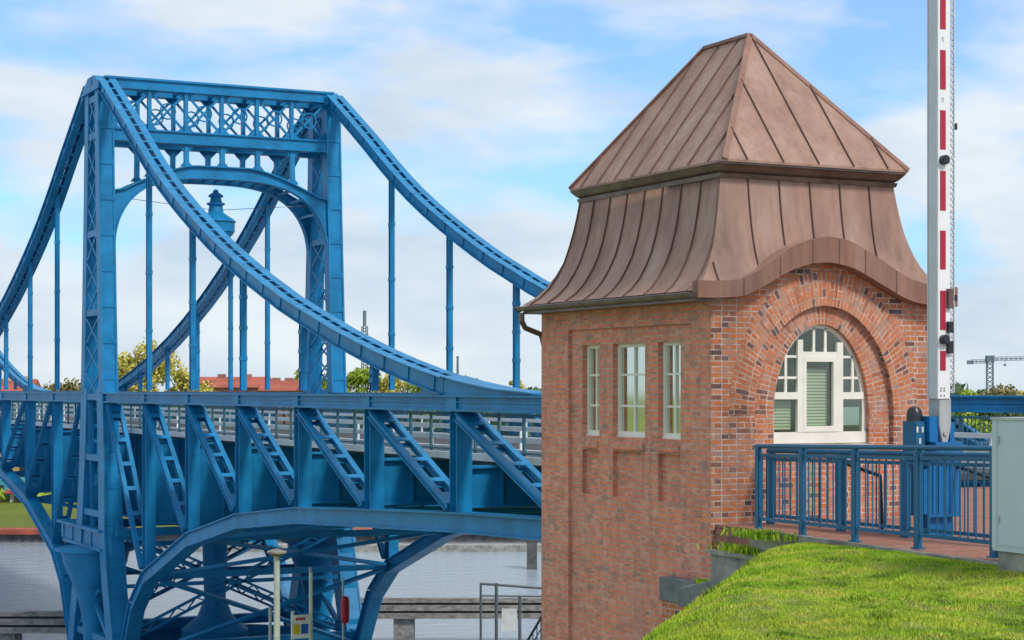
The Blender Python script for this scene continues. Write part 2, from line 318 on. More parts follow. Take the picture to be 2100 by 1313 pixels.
for xi, X in enumerate((XN, XF)):
    inn = 1 if xi == 0 else -1
    # tower posts
    for sg in (-1, 1):
        mb = MB(); zs = [-10.8, -9.4, -8.4, -7.5, -5.5, -2.5, 0, 3, 7, 11.35]
        for a, b_ in zip(zs[:-1], zs[1:]):
            ya = C+sg*interp(a, HD); yb = C+sg*interp(b_, HD); da = -sg*(0.5 if a >= -0.5 else 0.85)
            wa = 0.30 if a > -3 else 0.36; wb = 0.30 if b_ > -3 else 0.36
            p = [(X-wa, ya, a), (X+wa, ya, a), (X+wa, ya+da, a), (X-wa, ya+da, a), (X-wb, yb, b_), (X+wb, yb, b_), (X+wb, yb+da, b_), (X-wb, yb+da, b_)]
            if sg > 0: p = [p[i] for i in (3, 2, 1, 0, 7, 6, 5, 4)]
            mb.hexa(p)
            for e in (-1, 1):      # edge angles standing proud of the face
                xx = X+e*(wa-0.03); mb.beam((xx, ya+sg*0.015, a), (X+e*(wb-0.03), yb+sg*0.015, b_), 0.07, 0.05)
        for z in np.arange(-9, 11, 1.35):  # cover plates
            y = C+sg*interp(z, HD); mb.box((X-0.25, y, z-0.1), (X+0.25, y+sg*0.035, z+0.1))
        mb.build('tower_post', TRC, bridge)
    mb = MB(); z = -4.6                      # lacing between the two posts of a leg
    for e in (-0.27, 0.27):
        z = -0.4; fl = 1
        while z < 10.9:
            h1 = interp(z, HD)-0.45; h2 = interp(z+1.05, HD)-0.45
            mb.beam((X+e, C-fl*h1, z), (X+e, C+fl*h2, z+1.05), 0.03, 0.075, (1, 0, 0)); mb.beam((X+e*0.93, C+fl*h1, z), (X+e*0.93, C-fl*h2, z+1.05), 0.03, 0.075, (1, 0, 0))
            z += 1.05; fl = -fl
    ladder(mb, [(X, C+0.55, -0.5), (X, C+0.1, -5.2)], 0.4, 0.05, 0.16, 0.6, 0.06, 0.14)
    for z in (-4.7, -2.6, -0.3, 2.9, 5.9, 9.6, 11.0):
        h = interp(z, HD)-0.28; mb.box((X-0.28, C-h, z-0.12), (X+0.28, C+h, z+0.12))
    mb.build('leg_lacing', TRC, bridge)
    mb = MB(); mb.prism([(C-1.25, 11.3), (C+1.25, 11.3), (C+1.2, 11.5), (C+0.4, 11.85), (C-0.5, 11.85), (C-1.2, 11.5)], 0, X-0.34, X+0.34)
    mb.box((X-0.4, C-1.3, 11.25), (X+0.4, C+1.3, 11.34)); mb.tube((X-0.36, C-0.1, 11.66), (X+0.36, C-0.1, 11.66), 0.15, 14)
    mb.build('tower_saddle', TRC, bridge)
    for sg in (-1, 1):
        def Y(u): return C+sg*u
        # suspension chain
        us = list(np.linspace(1.0, 32.2, 24))
        mb = MB(); ladder(mb, [(X, Y(u), interp(u, CH)-0.22) for u in us], 0.42, 0.07, 0.38, 0.72, 0.05, 0.26)
        for u in np.arange(1.6, 32, 1.5):     # splice plates on both sides of the chain
            a = Vector((X, Y(u-0.16), interp(u-0.16, CH)-0.22)); b_ = Vector((X, Y(u+0.16), interp(u+0.16, CH)-0.22))
            for e in (-0.26, 0.26): mb.beam(a+Vector((e, 0, 0)), b_+Vector((e, 0, 0)), 0.03, 0.30, (1, 0, 0))
        mb.build('suspension_chain', TRC, bridge)
        # solid web where chain and chord meet
        mb = MB(); w = [u for u in np.linspace(31.0, 37.4, 9)]
        poly = [(Y(30.9), -0.13)] + [(Y(u), max(-0.125, interp(u, CH)-(0.12 if u < 32.3 else 0.02))) for u in w] + [(Y(37.4), -0.13)]
        mb.prism(poly, 0, X-0.235, X+0.235)
        for u0, u1 in zip(np.linspace(32.2, 36.8, 6)[:-1], np.linspace(32.2, 36.8, 6)[1:]): mb.beam((X, Y(u0), interp(u0, CH)), (X, Y(u1), interp(u1, CH)), 0.66, 0.03, (1, 0, 0))
        mb.build('chain_gusset', TRC, bridge)
        # top chord
        mb = MB(); y0, y1 = Y(1.2), Y(ARM+0.3)
        mb.box((X-0.20, y0, -0.45), (X+0.20, y1, -0.18)); mb.box((X-0.30, y0, -0.18), (X+0.30, y1, -0.135)); mb.box((X-0.29, y0, -0.50), (X+0.29, y1, -0.45))
        mb.box((X-0.235, y0, -0.31), (X-0.2, y1, -0.28)); mb.box((X+0.235, y0, -0.31), (X+0.2, y1, -0.28))
        for k, u in enumerate(PAN): mb.box((X-0.25, Y(u)-0.28, -0.455), (X+0.25, Y(u)+0.28, -0.185))
        mb.build('top_chord', TRC, bridge)
        # bottom chord
        mb = MB(); pts = [(X, Y(u), z-0.22) for u, z in BC if u > 3]
        for i in range(len(pts)-1):
            a, b_ = Vector(pts[i]), Vector(pts[i+1]); mb.beam(a, b_, 0.34, 0.38, (1, 0, 0))
            d = (b_-a).normalized(); up = Vector((1, 0, 0)).cross(d); up = up if up.z > 0 else -up
            mb.beam(a+up*0.21, b_+up*0.21, 0.52, 0.04, (1, 0, 0)); mb.beam(a-up*0.21, b_-up*0.21, 0.52, 0.04, (1, 0, 0))
        mb.build('bottom_chord', TRC, bridge)
        for k, u in enumerate(PAN):
            zb = interp(u, BC)
            mb = MB(); mb.box((X-0.06, Y(u)-0.17, zb-0.05), (X+0.06, Y(u)+0.17, -0.49))
            mb.box((X-0.19, Y(u)-0.2, zb-0.02), (X+0.19, Y(u)-0.17, -0.5)); mb.box((X-0.19, Y(u)+0.17, zb-0.02), (X+0.19, Y(u)+0.2, -0.5))
            mb.build('truss_post', TRC, bridge)
            if interp(u, CH) > 0.4:
                mb = MB(); zt = interp(u, CH)-0.25; mb.box((X-0.055, Y(u)-0.08, -0.04), (X+0.055, Y(u)+0.08, zt)); mb.box((X-0.085, Y(u)-0.095, -0.04), (X+0.085, Y(u)-0.08, zt)); mb.box((X-0.085, Y(u)+0.08, -0.04), (X+0.085, Y(u)+0.095, zt))
                for q in range(1, 4):
                    zz = zt*q/4; mb.box((X-0.1, Y(u)-0.11, zz-0.06), (X+0.1, Y(u)+0.11, zz+0.06))
                mb.build('hanger', TRC, bridge)
            u0 = 1.9 if k == 0 else PAN[k-1]
            a = Vector((X, Y(u0+0.28), -0.62)); b_ = Vector((X, Y(u-0.22), zb+0.12))
            mb = MB(); ladder(mb, [a, b_], 0.44, 0.05, 0.15, 1.1, 0.09, 0.15)
            d = (b_-a).normalized()
            mb.beam(b_-d*0.55, b_, 0.42, 0.19, (1, 0, 0)); mb.beam(a, a+d*0.3, 0.42, 0.19, (1, 0, 0))
            mb.build('diagonal_brace', TRC, bridge)
    # turntable girder and bracket below the leg
    mb = MB(); mb.box((X-0.42, C-1.8, -6.05), (X+0.42, C+4.2, -5.95)); mb.box((X-0.3, C-1.8, -5.95), (X+0.3, C+4.9, -5.35)); mb.box((X-0.5, C-1.8, -5.35), (X+0.5, C+4.9, -5.25))
    for y in np.arange(C-1.6, C+4.6, 1.5): mb.box((X-0.34, y, -5.95), (X+0.34, y+0.05, -5.35))
    mb.build('turntable_girder', TRC, bridge)
    mb = MB(); mb.lathe((X, C+0.6, -6.06), [(1.5, 0), (1.5, -0.12), (1.3, -0.14), (1.2, -0.6), (0.8, -1.5), (0.55, -2.4), (0.45, -3.2), (0.45, -4.8)], 24); mb.build('bracket_cone', TRC, bridge, True)
    mb = MB()
    mb.beam((X-0.1, C+3.9, -9.9), (X-0.1, C-0.5, -7.6), 0.14, 0.2, (1, 0, 0)); mb.beam((X-0.1, C-3.6, -10.2), (X-0.1, C+0.4, -8.0), 0.14, 0.2, (1, 0, 0))
    mb.box((X-0.25, C-3.7, -9.5), (X+0.25, C+3.7, -9.25)); mb.build('leg_brace', TRC, bridge)
# portals
for sg in (-1, 1):
    def yy(z): return C+sg*(interp(z, HD)-0.15)
    xa, xb = XN+0.28, XF-0.28; xm = (xa+xb)/2
    mb = MB(); y = yy(11.5)
    mb.box((xa, y-0.16, 11.42), (xb, y+0.16, 11.72)); mb.box((xa-0.3, y-0.24, 11.72), (xb+0.3, y+0.24, 11.80)); mb.box((xa, y-0.22, 11.36), (xb, y+0.22, 11.42)); mb.build('portal_cap_beam', TRC, bridge)
    mb = MB(); y = yy(9.6)
    mb.box((xa, y-0.13, 9.45), (xb, y+0.13, 9.80)); mb.box((xa, y-0.2, 9.80), (xb, y+0.2, 9.86)); mb.box((xa, y-0.2, 9.38), (xb, y+0.2, 9.45)); mb.build('portal_lower_beam', TRC, bridge)
    mb = MB(); y = yy(10.6); n = 6; w = (xb-xa)/n
    for i in range(n):
        x0 = xa+i*w; x1 = x0+w; xc = (x0+x1)/2; r = 0.30
        mb.beam((x0, y, 9.86), (x1, y, 11.36), 0.05, 0.09, (0, 1, 0)); mb.beam((x1, y+0.04, 9.86), (x0, y+0.04, 11.36), 0.05, 0.09, (0, 1, 0))
        for q in range(12):        # ornamental ring at the crossing
            t0, t1 = 2*math.pi*q/12, 2*math.pi*(q+1)/12
            mb.beam((xc+r*math.cos(t0), y-0.05, 10.61+r*math.sin(t0)), (xc+r*math.cos(t1), y-0.05, 10.61+r*math.sin(t1)), 0.06, 0.05, (0, 1, 0))
        if i: mb.box((x0-0.07, y-0.09, 9.86), (x0+0.07, y+0.09, 11.36))
        for z0, sz in ((11.36, -1), (9.86, 1)):
            for e in (-1, 1): mb.prism([(x0 if e > 0 else x1, z0), ((x0+0.34) if e > 0 else (x1-0.34), z0), (x0 if e > 0 else x1, z0+sz*0.34)], 1, y-0.02, y+0.02)
    mb.build('portal_lattice', TRC, bridge)
    # arch: inner edge from (xa, 5.4) to crown 8.12
    def inner(x):
        t = abs(x-xm)/((xb-xa)/2); return 5.2+(8.12-5.2)*max(0.0, 1-t**3.2)**0.45
    def outer(x):
        d = abs(x-xm)/((xb-xa)/2); return 8.56-1.9*max(0, (d-0.25))**1.5 if d < 0.9 else 8.56-1.9*(0.65)**1.5-(d-0.9)*0.8
    mb = MB(); xs = np.concatenate([[xa], xa+0.02*np.arange(1, 10), np.linspace(xa+0.25, xb-0.25, 44), xb-0.02*np.arange(9, 0, -1), [xb]])
    for x0, x1 in zip(xs[:-1], xs[1:]):
        for f_, g_ in ((inner, outer),):
            i0, i1, o0, o1 = f_(x0), f_(x1), g_(x0), g_(x1); y0, y1 = yy(i0), yy(i1)
            mb.hexa([(x0, yy(i0)-0.05, i0), (x1, yy(i1)-0.05, i1), (x1, yy(i1)+0.05, i1), (x0, yy(i0)+0.05, i0), (x0, yy(o0)-0.05, o0), (x1, yy(o1)-0.05, o1), (x1, yy(o1)+0.05, o1), (x0, yy(o0)+0.05, o0)])
            mb.beam((x0, yy(i0), i0), (x1, yy(i1), i1), 0.3, 0.05, (0, 1, 0)); mb.beam((x0, yy(o0), o0+0.01), (x1, yy(o1), o1+0.01), 0.34, 0.05, (0, 1, 0))
    mb.build('portal_arch', TRC, bridge)
    for i in range(1, 6):
        x = xa+i*w; mb = MB(); zo = outer(x); y0 = yy(zo); y1 = yy(9.38)
        mb.hexa([(x-0.09, y0-0.09, zo), (x+0.09, y0-0.09, zo), (x+0.09, y0+0.09, zo), (x-0.09, y0+0.09, zo), (x-0.09, y1-0.09, 9.38), (x+0.09, y1-0.09, 9.38), (x+0.09, y1+0.09, 9.38), (x-0.09, y1+0.09, 9.38)])
        for e in (-1, 1):
            mb.prism([(x+e*0.09, 9.38), (x+e*0.36, 9.38), (x+e*0.09, 9.10)], 1, y1-0.06, y1+0.06); mb.prism([(x+e*0.09, zo+0.02), (x+e*0.25, zo+0.02), (x+e*0.09, zo+0.2)], 1, y0-0.06, y0+0.06)
        mb.build('colonnade_post', TRC, bridge)
for i in range(7):                             # bracing joining the two portals
    x = XN+0.3+i*(XF-XN-0.6)/6; MB().box((x-0.06, C-0.75, 11.45), (x+0.06, C+0.75, 11.6)).build('portal_strut', TRC, bridge)
for i in range(16):                            # soffit battens between the two arches
    x = XN+0.7+i*(XF-XN-1.4)/15; z = inner(x); h = interp(z, HD)-0.3; MB().box((x-0.04, C-h, z+0.02), (x+0.04, C+h, z+0.12)).build('arch_batten', TRC, bridge)
# deck
mb = MB(); mb.box((XN+0.95, C-ARM-0.3, -1.72), (XF-0.95, C+ARM+0.3, -1.58)); mb.build('deck_slab', 'asphalt', bridge)
for X, e in ((XN+0.9, 1), (XF-0.9, -1)):
    mb = MB(); mb.box((X-0.06, C-ARM-0.3, -1.66), (X+0.049, C+ARM+0.3, -1.50)); mb.build('deck_kerb', 'rail_white', bridge)
for X in (XN+1.9, XF-1.9):
    mb = MB(); mb.box((X-0.12, C-ARM, -1.578), (X+0.12, C+ARM, -1.42))
    mb.box((X-0.04, C-ARM, -1.26), (X+0.04, C+ARM, -1.14)); mb.box((X-0.04, C-ARM, -0.98), (X+0.04, C+ARM, -0.88))
    for y in np.arange(C-ARM+1, C+ARM, 2.55): mb.box((X+0.05, y-0.03, -1.5), (X+0.1, y+0.03, -0.9))
    mb.build('guard_rail', 'rail_white', bridge)
for X in (XF-1.05, XN+1.05):
    mb = MB()
    mb.box((X-0.03, C-ARM, -0.62), (X+0.03, C+ARM, -0.56)); mb.box((X-0.02, C-ARM, -1.46), (X+0.02, C+ARM, -1.42))
    n = 0
    for y in np.arange(C-ARM+0.3, C+ARM, 1.27):
        mb.box((X-0.03, y-0.03, -1.58), (X+0.03, y+0.03, -0.56))
    if X > 22:
        for y in np.arange(C-ARM+0.3, C+ARM, 0.13): mb.box((X-0.007, y-0.009, -1.42), (X+0.007, y+0.009, -0.62))
    mb.build('deck_railing', 'mesh_teal', bridge)
for sg in (-1, 1):
    for u in [1.3]+PAN:
        y = C+sg*u; zb = max(interp(u, BC)+0.1, -4.7)
        mb = MB(); mb.box((XN+0.18, y-0.03, zb), (XF-0.18, y+0.03, -1.73)); mb.box((XN+0.18, y-0.16, zb), (XF-0.18, y+0.16, zb+0.05)); mb.box((XN+0.18, y-0.16, -1.79), (XF-0.18, y+0.16, -1.73))
        for x in np.linspace(XN+1, XF-1, 8): mb.box((x-0.03, y-0.12, zb+0.05), (x+0.03, y+0.12, -1.8))
        mb.build('cross_girder', TRC, bridge)
    mb = MB()
    for a, b_ in zip([3.9]+PAN[:-1], PAN):
        za, zb = interp(a, BC)-0.2, interp(b_, BC)-0.2
        mb.beam((XN, C+sg*a, za), (XF, C+sg*b_, zb), 0.14, 0.12); mb.beam((XF, C+sg*a, za+0.03), (XN, C+sg*b_, zb+0.03), 0.14, 0.12)
        mb.beam((XN, C+sg*b_, zb), (XF, C+sg*b_, zb), 0.3, 0.2, (0, 1, 0))
    mb.build('wind_bracing', TRC, bridge)
    for x in (XN+2.3, XN+4.57, XN+6.8):
        mb = MB(); mb.box((x-0.05, C+sg*1.3, -2.15), (x+0.05, C+sg*ARM, -1.74)); mb.build('stringer', TRC, bridge)
    # cross frame between the legs under the deck
    mb = MB(); y = C+sg*2.5
    for a, b_ in (((XN, -9.4), (XF, -5.2)), ((XF, -9.4), (XN, -5.2))):
        for e in (-0.16, 0.16): mb.beam((a[0], y, a[1]+e), (b_[0], y, b_[1]+e), 0.14, 0.09, (0, 1, 0))
        for q in range(24):
            t0, t1 = q/24, (q+1)/24; s_ = 1 if q % 2 else -1
            mb.beam((a[0]+(b_[0]-a[0])*t0, y, a[1]+(b_[1]-a[1])*t0-s_*0.16), (a[0]+(b_[0]-a[0])*t1, y, a[1]+(b_[1]-a[1])*t1+s_*0.16), 0.05, 0.05, (0, 1, 0))
    mb.beam((XN, y, -5.3), (XF, y, -5.3), 0.25, 0.3, (0, 1, 0)); mb.beam((XN, y, -7.3), (XF, y, -7.3), 0.1, 0.14, (0, 1, 0)); mb.beam((XN, C+sg*3.6, -9.5), (XF, C+sg*3.6, -9.5), 0.35, 0.4, (0, 1, 0))
    mb.build('cross_frame', TRC, bridge)
mb = MB(); xm = (XN+XF)/2; mb.lathe((xm, C, -5.0), [(0.9, 0), (0.9, -0.5), (0.5, -0.9), (0.42, -3.2), (0.7, -3.9), (1.3, -4.4), (1.3, -6.2)], 24); mb.build('king_pin', TRC, bridge, True)
mb = MB()
for q in range(28):
    t0, t1 = 2*math.pi*q/28, 2*math.pi*(q+1)/28
    mb.beam((xm+4.3*math.cos(t0), C+4.3*math.sin(t0), -10.2), (xm+4.3*math.cos(t1), C+4.3*math.sin(t1), -10.2), 0.4, 0.9)
mb.build('roller_ring', TRC, bridge)
far_half = copy_tree(bridge); far_half.location = ((XN+XF)/2, C+2*ARM+0.9, -10.9)
far_half['label'] = 'second blue swing bridge half, farther away, its chain end just showing at the left edge'
ORIG[far_half.name] = tuple(far_half.location)
# piers the halves turn on
def pier(cx, cy, lab):
    p = thing('bridge_pier', (cx, cy, -13), lab, 'pier', 'pivot piers of the bridge')
    MB().lathe((cx, cy, -13), [(7.0, 0), (7.0, 1.9), (7.15, 1.95), (7.15, 2.2)], 36).build('pier_body', 'concrete_dark', p)
    return p
pier(xm, C, 'round dark pier in the water under the near bridge tower'); pier(xm, C+2*ARM+0.9, 'round dark pier in the water under the farther bridge half')
# lantern hung on wires in the portal
lt = thing('hanging_lantern', (22.5, C, 5.35), 'large blue ornamental lantern hanging in the portal arch of the near tower', 'lantern')
MB().lathe((22.5, C, 5.35), [(0.03, 0), (0.1, 0.08), (0.22, 0.4), (0.52, 0.55), (0.68, 0.72), (0.70, 0.8)], 20).build('lamp_bowl', 'blue', lt, True)
MB().lathe((22.5, C, 6.15), [(0.74, 0), (0.74, 0.36), (0.80, 0.39), (0.74, 0.46), (0.42, 0.68), (0.30, 0.76), (0.26, 1.02), (0.36, 1.07), (0.36, 1.12), (0.24, 1.16), (0.2, 1.34), (0.3, 1.38), (0.28, 1.44), (0.12, 1.54), (0.1, 1.62), (0.02, 1.68)], 20).build('lamp_hood', 'blue', lt, True)
mb = MB()
for x in (XN+0.6, XF-0.6): mb.tube((22.5, C, 7.0), (x, C, 7.35), 0.012, 5)
mb.build('suspension_wire', 'gutter', lt)

# ================================================================= GATEHOUSE
house = thing('brick_gatehouse', (15.85, 24.4, -6), 'red brick gatehouse with curved gable, arched window and brown copper mansard roof', 'building')
BX0, BX1, BY0, BY1 = 13.957, 17.72, 21.87, 26.92; XC = 15.83
FB = [(13.6, 1.24), (14.0, 1.243), (14.33, 1.271), (14.5, 1.33), (14.65, 1.40), (15.0, 1.59), (15.136, 1.65), (15.466, 1.755), (15.83, 1.785), (16.22, 1.71), (16.647, 1.515), (17.081, 1.31), (17.3, 1.245), (17.6, 1.21), (18.1, 1.2)]
FT = [(13.6, 1.46), (14.0, 1.465), (14.25, 1.48), (14.45, 1.545), (14.65, 1.634), (15.136, 1.953), (15.466, 2.087), (15.8, 2.135), (16.135, 2.09), (16.561, 1.896), (16.993, 1.665), (17.2, 1.57), (17.5, 1.50), (18.1, 1.47)]
def smoothtab(tab):
    xs = np.linspace(tab[0][0], tab[-1][0], 150); ys = np.interp(xs, [t[0] for t in tab], [t[1] for t in tab])
    for _ in range(14): ys[1:-1] = (ys[:-2]+ys[1:-1]*2+ys[2:])/4
    return list(zip(xs, ys))
FB = smoothtab(FB); FT = smoothtab(FT)
ZS = -0.36; AX = 15.87; SILL = -0.80
def ell(x, hw, rise):
    t = (x-AX)/hw
    return ZS+rise*math.sqrt(max(0, 1-t*t)) if abs(t) < 1 else None
# front wall (columns), with the outer arch order cut out
mb = MB(); HO, RO = 1.20, 1.54; HI, RI = 0.825, 1.28
xs = sorted(set(list(np.round(np.linspace(BX0, BX1, 80), 4)) + [AX-HO, AX+HO] + [round(AX+HO*math.cos(t), 4) for t in np.linspace(0, math.pi, 50)]))
for x0, x1 in zip(xs[:-1], xs[1:]):
    xmid = (x0+x1)/2; t0, t1 = interp(x0, FB)+0.12, interp(x1, FB)+0.12
    if abs(xmid-AX) < HO:
        e0 = ell(x0, HO, RO) or ZS; e1 = ell(x1, HO, RO) or ZS
        mb.face([(x0, BY0, e0), (x1, BY0, e1), (x1, BY0, t1), (x0, BY0, t0)]); mb.face([(x0, BY0, -9), (x1, BY0, -9), (x1, BY0, SILL), (x0, BY0, SILL)])
        mb.face([(x0, BY0, e0), (x0, BY0+0.085, e0), (x1, BY0+0.085, e1), (x1, BY0, e1)])
    else: mb.face([(x0, BY0, -9), (x1, BY0, -9), (x1, BY0, t1), (x0, BY0, t0)])
for x in (AX-HO, AX+HO): mb.face([(x, BY0, SILL), (x, BY0+0.085, SILL), (x, BY0+0.085, ZS), (x, BY0, ZS)])
mb.face([(AX-HO, BY0, SILL), (AX+HO, BY0, SILL), (AX+HO, BY0+0.085, SILL), (AX-HO, BY0+0.085, SILL)])
# right and rear walls
mb.face([(BX1, BY0, -9), (BX1, BY1, -9), (BX1, BY1, 1.4), (BX1, BY0, 1.4)]); mb.face([(BX1, BY1, -9), (BX0, BY1, -9), (BX0, BY1, 1.4), (BX1, BY1, 1.4)])
mb.face([(BX0, BY0+.02, -9), (BX1, BY0+.02, -9), (BX1, BY1, -9), (BX0, BY1, -9)])
mb.build('front_wall', 'brick', house)
# inner arch order with polar bricks, and its reveal
mb = MB(); N = 60; yi = BY0+0.085
def ept(hw, rise, t): return (AX-hw*math.cos(t), ZS+rise*math.sin(t))
arc = 0
for i in range(N):
    t0, t1 = math.pi*i/N, math.pi*(i+1)/N
    a0, a1 = ept(HI, RI, t0), ept(HI, RI, t1); b0, b1 = ept(HO, RO, t0), ept(HO, RO, t1)
    L = math.hypot((a1[0]+b1[0]-a0[0]-b0[0])/2, (a1[1]+b1[1]-a0[1]-b0[1])/2)
    mb.face([(a0[0], yi, a0[1]), (a1[0], yi, a1[1]), (b1[0], yi, b1[1]), (b0[0], yi, b0[1])], [(0, arc), (0, arc+L), (0.36, arc+L), (0.36, arc)])
    mb.face([(a0[0], yi, a0[1]), (a0[0], yi+0.16, a0[1]), (a1[0], yi+0.16, a1[1]), (a1[0], yi, a1[1])], [(0, arc), (0.16, arc), (0.16, arc+L), (0, arc+L)])
    arc += L
for e in (-1, 1):
    xa_, xb_ = AX+e*HI, AX+e*HO
    mb.face([(xa_, yi, SILL), (xb_, yi, SILL), (xb_, yi, ZS), (xa_, yi, ZS)]); mb.face([(xa_, yi, SILL), (xa_, yi+0.16, SILL), (xa_, yi+0.16, ZS), (xa_, yi, ZS)])
mb.build('inner_arch_ring', 'brick_arch', house)
# outer ring of radial bricks, 4 mm proud of the wall, cut by the gable curve
mb = MB(); HB, RB = 1.62, 2.02; arc = 0
for i in range(N+1):
    t0, t1 = math.pi*i/(N+1), math.pi*(i+1)/(N+1)
    a0, a1 = ept(HO, RO, t0), ept(HO, RO, t1); b0, b1 = ept(HB, RB, t0), ept(HB, RB, t1)
    b0 = (b0[0], min(b0[1], interp(b0[0], FB)+0.03)); b1 = (b1[0], min(b1[1], interp(b1[0], FB)+0.03))
    L = math.hypot((a1[0]+b1[0]-a0[0]-b0[0])/2, (a1[1]+b1[1]-a0[1]-b0[1])/2)
    w0 = math.dist(a0, b0); w1 = math.dist(a1, b1)
    mb.face([(a0[0], BY0-0.004, a0[1]), (a1[0], BY0-0.004, a1[1]), (b1[0], BY0-0.004, b1[1]), (b0[0], BY0-0.004, b0[1])], [(0, arc), (0, arc+L), (w1, arc+L), (w0, arc)])
    arc += L
mb.build('outer_arch_ring', 'brick_arch', house)
# left wall: field recessed 6 cm behind the rear pilaster, slots for three windows, blind panels below
mb = MB(); XP = BX0; XR = BX0+0.06; PY = 26.01; PT = 0.92; NY = 22.42
slots = [(25.66, 25.12), (24.70, 23.75), (23.38, 22.76)]
WT, WB = 0.68, -0.72
def q(x, y0, y1, z0, z1): mb.face([(x, y0, z0), (x, y1, z0), (x, y1, z1), (x, y0, z1)])
q(XP, PY, BY1, -9, 1.4); q(XP, BY0, PY, PT, 1.4); q(XP, BY0, NY, -9, PT)
mb.face([(XP, PY, -9), (XR, PY, -9), (XR, PY, PT), (XP, PY, PT)]); mb.face([(XP, NY, -9), (XR, NY, -9), (XR, NY, PT), (XP, NY, PT)]); mb.face([(XP, PY, PT), (XR, PY, PT), (XR, NY, PT), (XP, NY, PT)])
edges = [PY]+[v for s_ in slots for v in s_]+[NY]
for i in range(0, len(edges), 2): q(XR, edges[i], edges[i+1], -9, PT)
for y0, y1 in slots:
    q(XR, y0, y1, WT, PT); q(XR, y0, y1, -0.93, WB)
    mb.box((XR-0.035, y0-0.02, -0.90), (XR-0.002, y1+0.02, -0.80))
    XD = XR+0.07; q(XD, y0, y1, -1.62, -0.93)                        # blind panel
    for y in (y0, y1): mb.face([(XR, y, -1.62), (XD, y, -1.62), (XD, y, -0.93), (XR, y, -0.93)])
    mb.face([(XR, y0, -0.93), (XD, y0, -0.93), (XD, y1, -0.93), (XR, y1, -0.93)]); mb.face([(XR, y0, -1.62), (XD, y0, -1.62), (XD, y1, -1.62), (XR, y1, -1.62)])
    q(XR, y0, y1, -9, -1.62)
    XW = XR+0.16
    for y in (y0, y1): mb.face([(XR, y, WB), (XW, y, WB), (XW, y, WT), (XR, y, WT)])
    for z in (WB, WT): mb.face([(XR, y0, z), (XW, y0, z), (XW, y1, z), (XR, y1, z)])
mb.build('side_wall', 'brick_side', house)
for y0, y1 in slots:
    wdw = thing_part = MB(); XW = XR+0.115; h, l = max(y0, y1), min(y0, y1); fr_ = 0.055
    wdw.box((XW-0.03, l, WB), (XW+0.05, h, WB+fr_+0.03)); wdw.box((XW-0.03, l, WT-fr_), (XW+0.05, h, WT))
    wdw.box((XW-0.03, l, WB+fr_+0.03), (XW+0.05, l+fr_, WT-fr_)); wdw.box((XW-0.03, h-fr_, WB+fr_+0.03), (XW+0.05, h, WT-fr_))
    W_ = wdw.build('window', 'white', house)
    mbm = MB(); ym = (h+l)/2
    for k in (1, 2):
        z = WB+(WT-WB)*k/3; mbm.box((XW-0.012, l+fr_, z-0.016), (XW+0.032, h-fr_, z+0.016))
    mbm.box((XW-0.016, ym-0.018, WB+0.085), (XW+0.036, ym+0.018, WT-fr_))
    mbm.build('glazing_bar', 'white', W_)
    g = MB(); g.face([(XW+0.01, l, WB), (XW+0.01, h, WB), (XW+0.01, h, WT), (XW+0.01, l, WT)]); g.build('pane', 'glass', W_)
    g = MB(); g.box((XR+0.165, l-0.1, WB-0.04), (XR+0.30, h+0.1, WB)); g.build('sill', 'stone', W_)
    g = MB(); g.box((XW-0.05, l, WB-0.001), (XW-0.025, h, WB+0.03)); g.build('drip_rail', 'white', W_)
# interior
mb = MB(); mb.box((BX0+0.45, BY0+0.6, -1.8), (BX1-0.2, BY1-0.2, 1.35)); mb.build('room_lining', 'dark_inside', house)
# arched window
YW = yi+0.08
aw = MB()
def ringpts(hw, rise, n=40): return [ept(hw, rise, math.pi*i/n) for i in range(n+1)]
o_, i_ = ringpts(HI, RI), ringpts(HI-0.055, RI-0.055)
for k in range(40):
    a0, a1, b0, b1 = o_[k], o_[k+1], i_[k], i_[k+1]
    aw.hexa([(a0[0], YW, a0[1]), (a1[0], YW, a1[1]), (a1[0], YW+0.06, a1[1]), (a0[0], YW+0.06, a0[1]), (b0[0], YW, b0[1]), (b1[0], YW, b1[1]), (b1[0], YW+0.06, b1[1]), (b0[0], YW+0.06, b0[1])])
for e in (-1, 1): aw.box((AX+e*HI, YW, SILL+0.05), (AX+e*(HI-0.06), YW+0.06, ZS))
aw.box((AX-HI, YW-0.02, SILL+0.03), (AX+HI, YW+0.06, SILL+0.19))
cxa, cxb = AX-0.33, AX+0.36                # main mullions
def top(x): return ell(x, HI-0.04, RI-0.04)
for x, w_ in ((cxa, 0.09), (cxb, 0.10)): aw.box((x-w_/2, YW-0.025, SILL+0.19), (x+w_/2, YW+0.055, min(top(x-w_/2), top(x+w_/2))-0.03))
TZ = -0.10; aw.box((AX-HI+0.05, YW-0.02, TZ-0.045), (cxa-0.045, YW+0.05, TZ+0.055)); aw.box((cxb+0.05, YW-0.02, TZ-0.045), (AX+HI-0.05, YW+0.05, TZ+0.055))
aw.box((cxa+0.045, YW-0.02, 0.45), (cxb-0.05, YW+0.05, 0.53))
AW = aw.build('arched_window', 'white', house)
cs = MB(); l, r_ = cxa+0.046, cxb-0.052; z0, z1 = SILL+0.192, 0.448
cs.box((l, YW-0.03, z0), (l+0.055, YW+0.03, z1)); cs.box((r_-0.07, YW-0.03, z0), (r_, YW+0.03, z1)); cs.box((l+0.055, YW-0.03, z0), (r_-0.07, YW+0.03, z0+0.08)); cs.box((l+0.055, YW-0.03, z1-0.06), (r_-0.07, YW+0.03, z1))
cs.build('casement', 'white', AW)
for x in (cxa+0.25, cxb-0.24): MB().box((x-0.02, YW, 0.531), (x+0.02, YW+0.04, top(x))).build('glazing_bar', 'white', AW)
